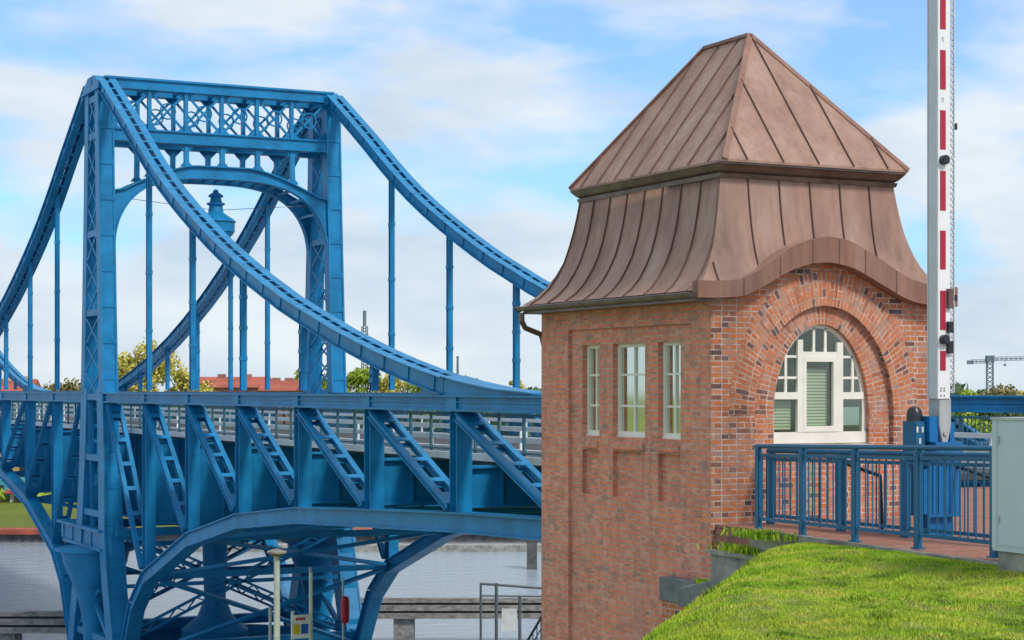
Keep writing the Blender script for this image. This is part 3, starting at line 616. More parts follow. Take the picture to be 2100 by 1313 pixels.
for z in (0.16, 0.46):
    hx = (HI-0.05)*math.sqrt(max(0, 1-((z-ZS)/RI)**2)); MB().box((AX-hx, YW, z-0.018), (cxa-0.046, YW+0.04, z+0.018)).build('glazing_bar', 'white', AW); MB().box((cxb+0.052, YW, z-0.018), (AX+hx, YW+0.04, z+0.018)).build('glazing_bar', 'white', AW)
for x in (cxa-0.235, cxb+0.235): MB().box((x-0.02, YW-0.004, TZ+0.056), (x+0.02, YW+0.036, top(x)-0.01)).build('glazing_bar', 'white', AW)
pn = MB(); pts = [(AX-HI+0.03, SILL+0.1)]+[p for p in ringpts(HI-0.03, RI-0.03)]+[(AX+HI-0.03, SILL+0.1)]
pn.face([(p[0], YW+0.02, p[1]) for p in pts]); pn.build('pane', 'glass', AW)
bl = MB()
for z in np.arange(SILL+0.3, 0.30, 0.045): bl.beam((l+0.09, YW+0.11, z), (r_-0.09, YW+0.11, z), 0.05, 0.004, (0, 0.45, 1))
for z in np.arange(SILL+0.25, TZ-0.08, 0.045): bl.beam((AX-HI+0.07, YW+0.11, z), (cxa-0.075, YW+0.11, z), 0.05, 0.004, (0, 0.45, 1))
bl.build('window_blind', 'blind', AW)
bl = MB(); bl.box((cxb+0.09, YW+0.05, SILL+0.28), (AX+HI-0.08, YW+0.06, TZ-0.16)); bl.build('pale_panel', 'panel_blue', AW)  # thin pale blue panel behind the lower right pane
sl = MB(); sl.prism([(BY0-0.05, SILL-0.13), (YW, SILL-0.13), (YW, SILL+0.028), (BY0-0.05, SILL-0.03)], 0, AX-HI-0.06, AX+HI+0.06); sl.build('stone_sill', 'stone', AW)
# roofs
EX0, EX1, EY0, EY1, EZ = 13.607, 18.06, 21.69, 26.93, 1.33
TX0, TX1, TY0, TY1, TZ1 = 14.34, 17.34, 22.23, 26.3, 3.0
PROF = [(0, 3.0), (0.05, 2.75), (0.11, 2.5), (0.19, 2.25), (0.30, 2.0), (0.43, 1.8), (0.60, 1.6), (0.80, 1.44), (1.0, 1.34)]
def fz(z): return float(np.interp(-z, [-p[1] for p in PROF], [p[0] for p in PROF]))
lerp = lambda a, b, t: a+(b-a)*t
roof = MB()
for (f0, z0), (f1, z1) in zip(PROF[:-1], PROF[1:]):
    def ring(f_, z_): return [(lerp(TX0, EX0, f_), lerp(TY0, EY0, f_), z_), (lerp(TX1, EX1, f_), lerp(TY0, EY0, f_), z_), (lerp(TX1, EX1, f_), lerp(TY1, EY1, f_), z_), (lerp(TX0, EX0, f_), lerp(TY1, EY1, f_), z_)]
    a, b_ = ring(f0, z0), ring(f1, z1)
    for i in (1, 2, 3): j = (i+1) % 4; roof.face([b_[i], b_[j], a[j], a[i]])
nx, nzr = 60, 10                      # front face above the eyebrow curve
def fpt(u, v):
    z = 1.5
    for _ in range(4):
        f_ = fz(z); x = lerp(lerp(TX0, EX0, f_), lerp(TX1, EX1, f_), u); zb = max(1.34, interp(x, FT)-0.01); z = lerp(3.0, zb, v)
    f_ = fz(z); x = lerp(lerp(TX0, EX0, f_), lerp(TX1, EX1, f_), u)
    return (x, lerp(TY0, EY0, f_), z)
G = [[fpt(i/nx, j/nzr) for i in range(nx+1)] for j in range(nzr+1)]
for j in range(nzr):
    for i in range(nx): roof.face([G[j+1][i], G[j+1][i+1], G[j][i+1], G[j][i]])
for i in range(nx):                   # eyebrow top running forward to the fascia
    a, b_ = G[nzr][i], G[nzr][i+1]; roof.face([(a[0], EY0-0.03, interp(a[0], FT)), (b_[0], EY0-0.03, interp(b_[0], FT)), b_, a])
ROOF = roof.build('mansard_roof', 'copper', house, True)
def seam(mb, pts, nrm, w_=0.013, h_=0.026):
    for a, b_ in zip(pts[:-1], pts[1:]):
        mb.beam(Vector(a)+nrm*h_/2, Vector(b_)+nrm*h_/2, w_, h_, nrm.cross((Vector(b_)-Vector(a)).normalized()))
sm = MB()
for y in np.linspace(TY0-0.05, TY1+0.05, 9)[0:]:
    pts = []
    for f_, z_ in PROF:
        yb = lerp(24.35, y, 1+0.13*f_); yb = min(max(yb, lerp(TY0, EY0, f_)+0.01), lerp(TY1, EY1, f_)-0.01)
        pts.append((lerp(TX0, EX0, f_), yb, z_))
    seam(sm, pts, Vector((-1, 0, 0.25)).normalized())
for x in np.linspace(TX0+0.45, TX1-0.45, 5):
    pts = []
    for z_ in np.linspace(3.0, max(1.4, interp(x, FT)+0.01), 8): f_ = fz(z_); pts.append((x, lerp(TY0, EY0, f_), z_))
    seam(sm, pts, Vector((0, -1, 0.25)).normalized())
for x in (14.05, ):
    seam(sm, [(x, lerp(TY0, EY0, fz(z_)), z_) for z_ in np.linspace(1.75, 1.47, 4)], Vector((0, -1, 0.4)).normalized())
for x in np.linspace(TX0+0.45, TX1-0.45, 5): seam(sm, [(x, lerp(TY1, EY1, f_), z_) for f_, z_ in PROF], Vector((0, 1, 0.25)).normalized())
for y in np.linspace(TY0+0.4, TY1-0.4, 7): seam(sm, [(lerp(TX1, EX1, f_), y, z_) for f_, z_ in PROF], Vector((1, 0, 0.25)).normalized())
sm.build('standing_seam', 'seam', ROOF)
# fascia following the curve
fa = MB(); xs = np.linspace(EX0, EX1, 90)
for x0, x1 in zip(xs[:-1], xs[1:]):
    b0, b1, t0, t1 = interp(x0, FB), interp(x1, FB), interp(x0, FT), interp(x1, FT)
    p = [(x0, EY0-0.04, b0), (x1, EY0-0.04, b1), (x1, BY0-0.008, b1), (x0, BY0-0.008, b0), (x0, EY0-0.04, t0+0.012), (x1, EY0-0.04, t1+0.012), (x1, BY0-0.008, t1-0.02), (x0, BY0-0.008, t0-0.02)]
    fa.face([p[0], p[1], p[5], p[4]]); fa.face([p[3], p[2], p[1], p[0]]); fa.face([p[4], p[5], (x1, EY0-0.0, t1+0.012), (x0, EY0, t0+0.012)])
b0, t0 = interp(EX0, FB), interp(EX0, FT); fa.face([(EX0, EY0-0.04, b0), (EX0, EY0+0.1, b0), (EX0, EY0+0.1, t0), (EX0, EY0-0.04, t0+0.012)])
fa.build('curved_fascia', 'copper_dark', house, True)
for x in (14.35, 14.95, 15.5, 15.95, 16.4, 16.95): MB().box((x-0.006, EY0-0.046, interp(x, FB)), (x+0.006, EY0-0.04, interp(x, FT))).build('fascia_joint', 'seam', house)
# soffit and gutter on the left eave
so = MB(); so.box((EX0+0.02, BY0-0.1, 1.20), (BX0-0.004, EY1, 1.24)); so.box((EX0+0.03, BY0-0.05, 1.24), (BX0+0.2, EY1-0.02, 1.32)); so.build('soffit', 'gutter', house)
gu = MB(); n = 10
for k in range(n):
    t0, t1 = math.pi*k/n, math.pi*(k+1)/n; r = 0.06
    gu.face([(EX0-0.03-r*math.cos(t0), EY0+0.03, 1.30-r*math.sin(t0)), (EX0-0.03-r*math.cos(t1), EY0+0.03, 1.30-r*math.sin(t1)), (EX0-0.03-r*math.cos(t1), EY1+0.05, 1.30-r*math.sin(t1)), (EX0-0.03-r*math.cos(t0), EY1+0.05, 1.30-r*math.sin(t0))])
gu.tube((EX0-0.092, EY0+0.03, 1.305), (EX0-0.092, EY1+0.05, 1.305), 0.013, 8)
gu.face([(EX0-0.03-0.075*math.cos(t), EY1+0.05, 1.30-0.075*math.sin(t)) for t in np.linspace(0, math.pi, 9)]); gu.build('gutter', 'gutter', house, True)
dp = MB(); dp.path([(EX0-0.03, EY1-0.05, 1.22), (EX0-0.02, EY1-0.04, 1.08), (EX0+0.06, EY1, 0.98), (BX0+0.02, EY1+0.04, 0.88), (BX0+0.08, EY1+0.05, 0.7), (BX0+0.08, EY1+0.05, -8)], 0.045, 10); dp.build('downpipe', 'gutter', house, True)
# cornice and upper roof
UX0, UX1, UY0, UY1, UZ = 14.25, 17.42, 21.98, 26.5, 3.19
co = MB()
for (o0, z0, o1, z1) in ((0.0, 2.96, 0.02, 3.02), (-0.03, 3.02, 0.03, 3.06), (0.03, 3.06, 0.10, 3.14)):
    def rr(o, z): return [(TX0-o, TY0-o, z), (TX1+o, TY0-o, z), (TX1+o, TY1+o, z), (TX0-o, TY1+o, z)]
    a, b_ = rr(o0+0.03, z0), rr(o1+0.03, z1)
    for i in range(4): j = (i+1) % 4; co.face([a[i], a[j], b_[j], b_[i]])
co.box((UX0+0.02, UY0+0.02, 3.13), (UX1-0.02, UY1-0.02, 3.15)); co.build('cornice', 'gutter', house)
RX = 15.835; RY0, RY1, RZ = 23.73, 24.98, 5.33
ur = MB(); A, B_, C_, D_ = (UX0, UY0, UZ), (UX1, UY0, UZ), (UX1, UY1, UZ), (UX0, UY1, UZ); P0, P1 = (RX, RY0, RZ), (RX, RY1, RZ)
ur.face([A, B_, P0]); ur.face([B_, C_, P1, P0]); ur.face([C_, D_, P1]); ur.face([D_, A, P0, P1])
lo = [(x, y, UZ-0.035) for x, y, z in (A, B_, C_, D_)]; up_ = [A, B_, C_, D_]
for i in range(4): j = (i+1) % 4; ur.face([lo[i], lo[j], up_[j], up_[i]])
ur.face(lo[::-1]); UR = ur.build('upper_roof', 'copper', house)
sm = MB()
def hipz_side(y):   # height reached at given y on the long slopes
    if y < RY0: return (y-UY0)/(RY0-UY0)
    if y > RY1: return (UY1-y)/(UY1-RY1)
    return 1.0
nl = Vector((-(RZ-UZ), 0, RX-UX0)).normalized(); nr = Vector(((RZ-UZ), 0, UX1-RX)).normalized(); nf = Vector((0, -(RZ-UZ), RY0-UY0)).normalized(); nb = Vector((0, (RZ-UZ), UY1-RY1)).normalized()
for y in np.linspace(UY0+0.42, UY1-0.38, 8):
    t = hipz_side(y); seam(sm, [(UX0, y, UZ), (lerp(UX0, RX, t), y, lerp(UZ, RZ, t))], nl); seam(sm, [(UX1, y, UZ), (lerp(UX1, RX, t), y, lerp(UZ, RZ, t))], nr)
for x in np.linspace(UX0+0.37, UX1-0.37, 5):
    t = 1-abs(x-RX)/((UX1-UX0)/2); seam(sm, [(x, UY0, UZ), (x, lerp(UY0, RY0, t), lerp(UZ, RZ, t))], nf); seam(sm, [(x, UY1, UZ), (x, lerp(UY1, RY1, t), lerp(UZ, RZ, t))], nb)
sm.build('standing_seam', 'seam', UR)
hc = MB()
for a in (A, B_): hc.beam(a, P0, 0.09, 0.03)
for a in (C_, D_): hc.beam(a, P1, 0.09, 0.03)
hc.beam(P0, P1, 0.10, 0.05); hc.build('ridge_cap', 'copper_dark', UR)

# ================================================================= GROUND
def terr(x, y):
    s_ = (x-13.5)*(-0.753)+(y-19.5)*0.659
    z = -1.93 - 0.77*np.logaddexp(0, (s_)*6)/6
    fl = 1/(1+np.exp((x-12.9-0.0*y)*6))
    z = z + fl*(0.05*np.sin(x*1.3+y*0.7)*np.sin(y*1.1-x*0.5)+0.022*np.sin(x*4.1+y)*np.sin(y*3.7+1)+0.018*np.sin(x*8.3-y*3)*np.sin(y*7.1+x*2))
    # gentle rise of the mound crest towards the paving
    z = z + 0.09*np.exp(-((x-12.9)**2)/0.5)*(y < 20.5)*np.clip((20.5-y), 0, 1)
    return np.maximum(z, -8.5+0.03*np.sin(x)*np.sin(y))
def gridmesh(name, xs, ys, zf, mat):
    X, Yg = np.meshgrid(xs, ys); Z = zf(X, Yg); nx_, ny_ = len(xs), len(ys)
    v = np.stack([X.ravel(), Yg.ravel(), Z.ravel()], 1)
    i = np.arange((ny_-1)*(nx_-1)); r, c = i//(nx_-1), i % (nx_-1); a = r*nx_+c
    f = np.stack([a, a+1, a+nx_+1, a+nx_], 1)
    me = bpy.data.meshes.new(name); me.from_pydata(v.tolist(), [], f.tolist()); me.materials.append(M[mat])
    me.polygons.foreach_set('use_smooth', [True]*len(f)); o = bpy.data.objects.new(name, me); col.objects.link(o); return struct(o)
xs = np.unique(np.concatenate([np.linspace(-60, 0, 20), np.linspace(0, 18, 110), np.linspace(18, 120, 30)])); ys = np.unique(np.concatenate([np.linspace(-40, 5, 12), np.linspace(5, 30, 140), np.linspace(30, 50, 12)]))
gridmesh('ground', xs, ys, terr, 'soil')
mb = MB(); mb.box((-60, 50, -15), (120, 50.5, -8.45)); mb.box((-60, 49.6, -8.45), (120, 50.6, -8.3)); struct(mb.build('quay_wall', 'concrete'))
mb = MB(); mb.prism([(12.9, 5), (80, 5), (80, 28.1), (17.85, 28.1), (17.85, 26.8), (14.02, 26.8), (14.02, 20.9)], 2, -13, -1.86); struct(mb.build('plaza', ['pave']))
mb = MB(); mb.hexa([(13.05, 8, -2.4), (13.13, 8, -2.4), (14.015, 20.9, -2.4), (13.94, 20.9, -2.4), (13.05, 8, -1.852), (13.13, 8, -1.852), (14.015, 20.9, -1.852), (13.94, 20.9, -1.852)]); struct(mb.build('kerb', 'concrete'))
# grass blades
rng = np.random.default_rng(5)
def blades(name, n, xr, yr, h0, h1, mat, filt=None):
    x = rng.uniform(*xr, n); y = rng.uniform(*yr, n)
    X = x*math.cos(TH)-y*math.sin(TH); Yc = x*math.sin(TH)+y*math.cos(TH); s_ = (x-13.5)*(-0.753)+(y-19.5)*0.659
    keep = (X/Yc > 0.035) & (X/Yc < 0.30) & (Yc > 10.5) & (x < 13.93-0.069*np.maximum(0, 20.9-y)) & (s_ < 4)
    if filt is not None: keep &= filt(x, y)
    pt = np.sin(3*x+1.7*y)*np.sin(2.3*y-1.1*x)+0.5*np.sin(7*x+2)*np.sin(6.3*y)+0.25*np.sin(17*x-5*y)
    keep &= (pt < 1.05) | (rng.random(n) < 0.25)
    x, y = x[keep], y[keep]; z = terr(x, y); n = len(x)
    cl = np.sin(x*2.3+1)*np.sin(y*1.9)+0.6*np.sin(x*5.1+y*3)+0.5*np.sin(x*9-y*7)
    h = rng.uniform(h0, h1, n)*(0.8+0.28*cl); h = np.maximum(h, 0.02)
    a = rng.uniform(0, 2*np.pi, n); w = rng.uniform(0.004, 0.008, n); lx = rng.normal(0, 0.5, n)*h; ly = rng.normal(0, 0.5, n)*h
    v = np.empty((n, 3, 3)); v[:, 0] = np.stack([x-w*np.cos(a), y-w*np.sin(a), z-0.01], 1); v[:, 1] = np.stack([x+w*np.cos(a), y+w*np.sin(a), z-0.01], 1); v[:, 2] = np.stack([x+lx, y+ly, z+h], 1)
    me = bpy.data.meshes.new(name); me.vertices.add(3*n); me.vertices.foreach_set('co', v.ravel()); me.loops.add(3*n); me.loops.foreach_set('vertex_index', np.arange(3*n)); me.polygons.add(n); me.polygons.foreach_set('loop_start', np.arange(n)*3); me.polygons.foreach_set('loop_total', np.full(n, 3)); me.update(calc_edges=True)
    me.materials.append(M[mat]); o = bpy.data.objects.new(name, me); col.objects.link(o); return o
g = blades('grass', 520000, (5, 14), (6, 24.5), 0.012, 0.045, 'grass'); tag(g, 'bright green short grass covering the mound in the foreground', 'grass', kind='stuff')

g = blades('tall_grass', 260000, (5, 14), (6, 24.5), 0.03, 0.08, 'grass_dark', lambda x, y: (np.sin(4.3*x+y)*np.sin(3.9*y-2*x)+0.6*np.sin(11*x+3*y)*np.sin(9*y) > 0.93)); tag(g, 'darker taller grass tussocks scattered over the mound', 'grass', kind='stuff')
# steps, slabs and weeds by the gatehouse corner
def one(name, mat, label, cat, group=None, **k): pass
mb = MB(); mb.box((13.87, 20.1, -2.25), (14.015, 21.86, -2.19)); mb.box((13.93, 20.12, -3.4), (14.01, 21.84, -2.25)); tag(mb.build('retaining_wall', 'concrete'), 'low dark concrete retaining wall with pale cap at the gatehouse corner', 'wall')
mb = MB(); mb.hexa([(13.36, 21.75, -2.95), (13.62, 20.7, -2.68), (13.72, 20.7, -2.66), (13.70, 21.8, -2.93), (13.36, 21.75, -2.70), (13.62, 20.7, -2.44), (13.72, 20.7, -2.42), (13.70, 21.8, -2.62)]); tag(mb.build('sloping_slab', 'slate'), 'sloping dark grey stone slab half covered by the grass mound', 'slab')
mb = MB(); mb.box((13.72, 21.88, -2.97), (13.955, 22.85, -2.65)); tag(mb.build('grey_slab', 'slate'), 'smooth grey stone block against the foot of the brick side wall', 'slab')
mb = MB(); mb.box((13.76, 22.2, -3.6), (13.955, 22.85, -2.972)); tag(mb.build('brick_footing', 'brick'), 'short orange brick footing under the smooth grey block', 'footing')
def tuft(name, cx, cy, cz, rx, ry, n, h, label, mat='grass'):
    mb = MB()
    for _ in range(n):
        x = random.gauss(cx, rx); y = random.gauss(cy, ry); hh = h*random.uniform(0.4, 1.0); a = random.uniform(0, 6.3); w_ = random.uniform(0.006, 0.014)
        t = Vector((x+random.gauss(0, 0.3)*hh, y+random.gauss(0, 0.3)*hh, cz+hh)); p = Vector((x, y, cz-0.01)); sd = Vector((math.cos(a)*w_, math.sin(a)*w_, 0))
        mid = (p+t)/2+Vector((0, 0, hh*0.12)); mb.face([p-sd, p+sd, mid+sd*1.3, mid-sd*1.3]); mb.face([mid-sd*1.3, mid+sd*1.3, t])
    return tag(mb.build(name, mat), label, 'weeds')
random.seed(3)
tuft('weed_clump', 13.95, 20.9, -2.19, 0.035, 0.4, 520, 0.14, 'tall weeds growing on the wall cap beside the gatehouse corner')
tuft('weed_clump', 13.6, 21.5, -2.62, 0.03, 0.07, 260, 0.08, 'small weed tuft growing between wall cap and grey block')
tuft('weed_clump', 13.75, 20.4, -1.92, 0.10, 0.28, 420, 0.12, 'straggly weeds at the left foot of the blue railing')

# ================================================================= RAILINGS
def railing(label, pts, zt, zb, feet, r=0.03, pick=0.145, pw=0.085, rail2=0.12):
    t = thing('pedestrian_railing', (pts[0][0], pts[0][1], zb[0]), label, 'railing')
    a = Vector((pts[0][0], pts[0][1], 0)); b_ = Vector((pts[1][0], pts[1][1], 0)); L = (b_-a).length; d = (b_-a)/L
    def P(s_, z): v = a+d*s_; return (v.x, v.y, z)
    Zt = lambda s_: lerp(zt[0], zt[1], s_/L); Zb = lambda s_: lerp(zb[0], zb[1], s_/L)
    MB().tube(P(-0.05, Zt(0)), P(L+0.05, Zt(L)), r, 12).build('handrail', 'blue_rail', t, True)
    MB().beam(P(0, Zt(0)-rail2), P(L, Zt(L)-rail2), 0.03, 0.045).build('upper_rail', 'blue_rail', t)
    MB().beam(P(0, Zb(0)+0.14), P(L, Zb(L)+0.14), 0.03, 0.045).build('lower_rail', 'blue_rail', t)
    for f_ in feet:
        s_ = f_*L; mb = MB(); mb.beam(P(s_, Zb(s_)-0.02), P(s_, Zt(s_)-r), pw, 0.06, d[:]); mb.box((P(s_, 0)[0]-0.06, P(s_, 0)[1]-0.06, Zb(s_)-0.02), (P(s_, 0)[0]+0.06, P(s_, 0)[1]+0.06, Zb(s_)-0.005)); mb.tube(P(s_, Zt(s_)-0.11), P(s_, Zt(s_)), 0.045, 10, 0.03)
        mb.build('railing_post', 'blue_rail', t)
    mb = MB()
    for s_ in np.arange(pick*0.7, L, pick): mb.beam(P(s_, Zb(s_)+0.14), P(s_, Zt(s_)-rail2), 0.014, 0.014)
    mb.build('balusters', 'blue_rail', t)
    return t
RP = 0.145
railing('long blue baluster railing in front of the gatehouse, beside the grass edge', [(14.08, 20.9), (13.72, 15.85)], (-0.76, -0.64), (-1.86, -1.80), [0.0, 0.22, 0.46, 0.72, 1.0])
railing('second blue railing standing behind the first, in front of the barrier machine', [(14.75, 21.6), (15.0, 17.2)], (-0.85, -0.78), (-1.88, -1.88), [0.0, 0.34, 0.62, 1.0], 0.035, 0.16, 0.13)
t = thing('stair_handrail', (15.2, 20.5, -1.88), 'dark sloping handrails of the steps behind the railings', 'handrail')
for k, (x, y) in enumerate(((15.0, 20.6), (15.5, 18.9))):
    MB().path([(x, y+0.9, -0.86), (x, y+0.2, -0.88), (x+0.08, y-1.0, -1.12), (x+0.08, y-1.05, -1.88)], 0.025, 8).build('handrail_tube', 'black', t)
    MB().tube((x, y+0.2, -1.88), (x, y+0.2, -0.9), 0.02, 8).build('handrail_post', 'black', t)
# ================================================================= BARRIER
BXc, BYc = 15.24, 18.62
bar = thing('barrier_gate', (BXc, BYc, -1.88), 'raised red and white road barrier boom on a blue machine beside the gatehouse', 'barrier')
def cbox(mb, dx0, dx1, dy0, dy1, z0, z1, mi=0): mb.box((BXc+dx0, BYc+dy0, z0), (BXc+dx1, BYc+dy1, z1), mi)
mb = MB(); cbox(mb, -0.13, 0.36, 0.02, 0.42, -1.60, -0.86); cbox(mb, -0.16, 0.39, -0.02, 0.45, -0.86, -0.80); cbox(mb, -0.2, -0.131, 0.05, 0.40, -1.56, -1.0); cbox(mb, -0.08, 0.28, 0.1, 0.38, -1.88, -1.60)
for x in np.arange(-0.09, 0.34, 0.09): cbox(mb, x, x+0.012, 0.005, 0.02, -1.55, -0.95)
mb.build('machine_housing', 'blue_box', bar)
mb = MB(); cbox(mb, -0.10, 0.32, -0.06, 0.3, -0.80, -0.66); cbox(mb, -0.15, -0.02, 0.0, 0.35, -0.66, -0.34); cbox(mb, 0.17, 0.24, 0.0, 0.35, -0.66, -0.42); mb.build('bearing_bracket', 'blue_box', bar)
mb = MB(); cbox(mb, -0.33, -0.155, 0.08, 0.3, -0.80, -0.40); cbox(mb, -0.315, -0.17, 0.065, 0.08, -0.78, -0.42); mb.build('motor_box', 'blue_rail', bar)
mb = MB()
for dx, z in ((-0.305, -0.54), (-0.225, -0.54), (-0.265, -0.68)): cbox(mb, dx, dx+0.025, 0.057, 0.0645, z, z+0.07)
mb.build('rating_plate', 'signwhite', bar)
mb = MB(); mb.lathe((BXc-0.235, BYc+0.19, -0.40), [(0.10, 0), (0.10, 0.07), (0.09, 0.13), (0.06, 0.17), (0.01, 0.185)], 18); mb.build('motor_dome', 'black', bar, True)
mb = MB(); cbox(mb, -0.02, 0.16, -0.03, 0.18, -0.46, -0.12)
y0 = BYc-0.03; mb.hexa([(BXc+0.03, y0, -0.66), (BXc+0.11, y0, -0.66), (BXc+0.11, y0+0.2, -0.66), (BXc+0.03, y0+0.2, -0.66), (BXc-0.02, y0, -0.46), (BXc+0.16, y0, -0.46), (BXc+0.16, y0+0.2, -0.46), (BXc-0.02, y0+0.2, -0.46)])
mb.tube((BXc+0.07, BYc-0.05, -0.55), (BXc+0.07, BYc-0.02, -0.55), 0.035, 12); mb.build('boom_clamp', 'grey_metal', bar)
boom = MB(); cbox(boom, -0.055, 0.13, -0.045, 0.165, -0.12, 6.6); BO = boom.build('boom', 'boom_white', bar)
mb = MB(); cbox(mb, -0.062, -0.055, -0.04, 0.16, -0.12, 6.6); cbox(mb, -0.068, -0.062, -0.03, -0.015, -0.12, 6.6); cbox(mb, -0.068, -0.062, 0.13, 0.145, -0.12, 6.6); mb.build('boom_side_profile', 'boom_grey', BO)
px_z = lambda py: (798-py)/3858*23.5
for a, b_ in [(62, 0), (185, 105), (308, 228), (433, 352), (553, 474), (677, 597), (760, 720)]:
    mb = MB(); cbox(mb, -0.024, 0.062, -0.051, -0.045, px_z(a), px_z(b_)); mb.build('red_stripe', 'red', BO)
z = px_z(-18)
while z < 6.3:
    mb = MB(); cbox(mb, -0.024, 0.062, -0.051, -0.045, z, z+0.49); mb.build('red_stripe', 'red', BO); z += 0.745
for py in (330, 697):
    mb = MB(); mb.tube((BXc+0.02, BYc-0.11, px_z(py)), (BXc+0.02, BYc-0.045, px_z(py)), 0.06, 18); mb.tube((BXc+0.02, BYc-0.118, px_z(py)), (BXc+0.02, BYc-0.11, px_z(py)), 0.045, 18); mb.build('warning_lamp', 'black', BO)
mb = MB()
for py in (82, 206):
    z = px_z(py)
    for dx, dz, w_, h_ in ((0.0, 0.0, 0.012, 0.05), (0.012, 0.02, 0.02, 0.012), (0.022, -0.01, 0.012, 0.05)): cbox(mb, dx, dx+w_, -0.048, -0.045, z-h_/2+dz, z+h_/2+dz)
mb.build('faded_marking', 'faint', BO)
mb = MB()
for x in (-0.01, 0.04):
    for z in (0.03, 0.0, -0.06): mb.tube((BXc+x, BYc-0.055, z-0.02), (BXc+x, BYc-0.045, z-0.02), 0.008, 8)
mb.build('clamp_bolt', 'black', BO)
for p0, p1, m_ in ((633, 593, 'brown'), (683, 660, 'black'), (725, 700, 'black')):
    mb = MB(); cbox(mb, 0.075, 0.15, -0.09, -0.045, px_z(p0), px_z(p1)); mb.build('sensor_box', m_, BO)
# folded lattice skirt hanging along the boom
mb = MB(); random.seed(9)
for e in (0.20, 0.275): cbox(mb, e, e+0.012, 0.05, 0.07, -0.05, 6.5)
z = -0.05; k = 0
while z < 6.45:
    mb.beam((BXc+0.205, BYc+0.06, z), (BXc+0.28, BYc+0.06, z+0.075), 0.008, 0.012, (0, 1, 0)); mb.beam((BXc+0.28, BYc+0.075, z), (BXc+0.205, BYc+0.075, z+0.075), 0.008, 0.012, (0, 1, 0))
    if k % 3 == 0: mb.box((BXc+0.225+0.02*((k//3)%2), BYc+0.04, z), (BXc+0.25+0.02*((k//3)%2), BYc+0.05, z+0.03))
    z += 0.075; k += 1
cbox(mb, 0.125, 0.175, 0.0, 0.1, -0.05, 0.0)
for z in (1.0, 2.3, 3.6, 4.9): cbox(mb, 0.125, 0.21, 0.04, 0.08, z, z+0.03)
mb.build('folded_skirt', 'boom_grey', BO)
for py in (258, 612): mb = MB(); cbox(mb, 0.285, 0.32, 0.04, 0.08, px_z(py)-0.03, px_z(py)+0.05); mb.build('skirt_clip', 'black', BO)
# ================================================================= CABINET
cb = thing('switch_cabinet', (13.9, 14.4, -1.9), 'large pale grey green switch cabinet on concrete plinth at right edge', 'cabinet')
x0, y0 = 12.84, 14.86
MB().box((x0, y0-1.1, -1.63), (x0+1.5, y0, -0.31)).build('cabinet_body', 'cab', cb)
MB().box((x0-0.015, y0-1.12, -0.31), (x0+1.52, y0+0.015, -0.285)).build('cabinet_lid', 'grey_metal', cb)
mb = MB(); mb.box((x0-0.006, y0-1.1, -1.60), (x0, y0-1.03, -0.33)); mb.box((x0-0.006, y0-0.07, -1.60), (x0, y0, -0.33)); mb.build('door_frame', 'cab', cb)
mb = MB(); mb.box((x0-0.008, y0-0.62, -1.57), (x0-0.001, y0-0.10, -0.36)); mb.build('cabinet_door', 'cab', cb)
mb = MB(); mb.box((x0-0.022, y0-0.58, -1.02), (x0-0.009, y0-0.54, -0.86)); mb.build('door_handle', 'black', cb)
for z in (-0.55, -1.35): MB().box((x0-0.02, y0-0.12, z), (x0-0.009, y0-0.09, z+0.08)).build('hinge', 'grey_metal', cb)
MB().box((x0+0.04, y0-1.06, -2.1), (x0+1.45, y0-0.04, -1.63)).build('plinth', 'concrete', cb)

# ================================================================= WATER, FAR BANK
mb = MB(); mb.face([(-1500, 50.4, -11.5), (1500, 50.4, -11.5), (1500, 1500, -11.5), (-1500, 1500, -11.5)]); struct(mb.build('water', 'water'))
def cbx(mb, X0, X1, Y0, Y1, z0, z1):
    p = [WC(X0, Y0, z0), WC(X1, Y0, z0), WC(X1, Y1, z0), WC(X0, Y1, z0), WC(X0, Y0, z1), WC(X1, Y0, z1), WC(X1, Y1, z1), WC(X0, Y1, z1)]; mb.hexa(p)
# far land: grass slope then level ground to the horizon
mb = MB()
rows = [(141.9, -15), (141.9, -10.75), (143.5, -10.7), (152, -9.3), (200, -8.2), (5000, -8.0)]
for (Y0, z0), (Y1, z1) in zip(rows[1:-1], rows[2:]): mb.face([WC(-1800, Y0, z0), WC(2500, Y0, z0), WC(2500, Y1, z1), WC(-1800, Y1, z1)])
struct(mb.build('far_ground', 'far_grass'))
mb = MB(); cbx(mb, -400, 500, 141.2, 142.0, -14, -10.9); struct(mb.build('far_quay_wall', 'concrete_dark'))
mb = MB(); cbx(mb, -400, 500, 140.9, 143.2, -10.9, -10.55); struct(mb.build('far_quay_coping', 'roof_red'))
mb = MB(); cbx(mb, -30, 40, 133, 134.5, -11.9, -11.05); tag(mb.build('pale_strip', 'concrete'), 'long pale concrete pontoon in front of the far quay', 'strip')  # low pale band standing in the water before the quay
# timber fenders in the channel
def fender(label, X0, X1, Y, zt):
    t = thing('timber_jetty', WC((X0+X1)/2, Y, -12), label, 'jetty')
    for dz, hh, dy in ((0, 0.2, 0), (-0.3, 0.25, -0.1), (-0.65, 0.25, -0.1)):
        mb = MB(); cbx(mb, X0, X1, Y+dy, Y+dy+0.4, zt+dz-hh, zt+dz); mb.build('walkway_beam', 'wood', t)
    mb = MB(); cbx(mb, X0, X1, Y+0.3, Y+1.6, zt-0.9, zt-0.2); mb.build('jetty_deck', 'concrete_dark', t)
    x = X0+2.2
    while x < X1:
        mb = MB(); cbx(mb, x, x+0.9, Y+0.1, Y+1.3, -13.5, zt-0.9); mb.build('pile', 'wood', t); x += 8
    return t
fender('long weathered timber jetty right of the bridge tower', -7.5, 20, 84, -9.35)
fender('weathered timber jetty at the left edge behind the bridge tower', -40, -18.3, 79, -9.35)
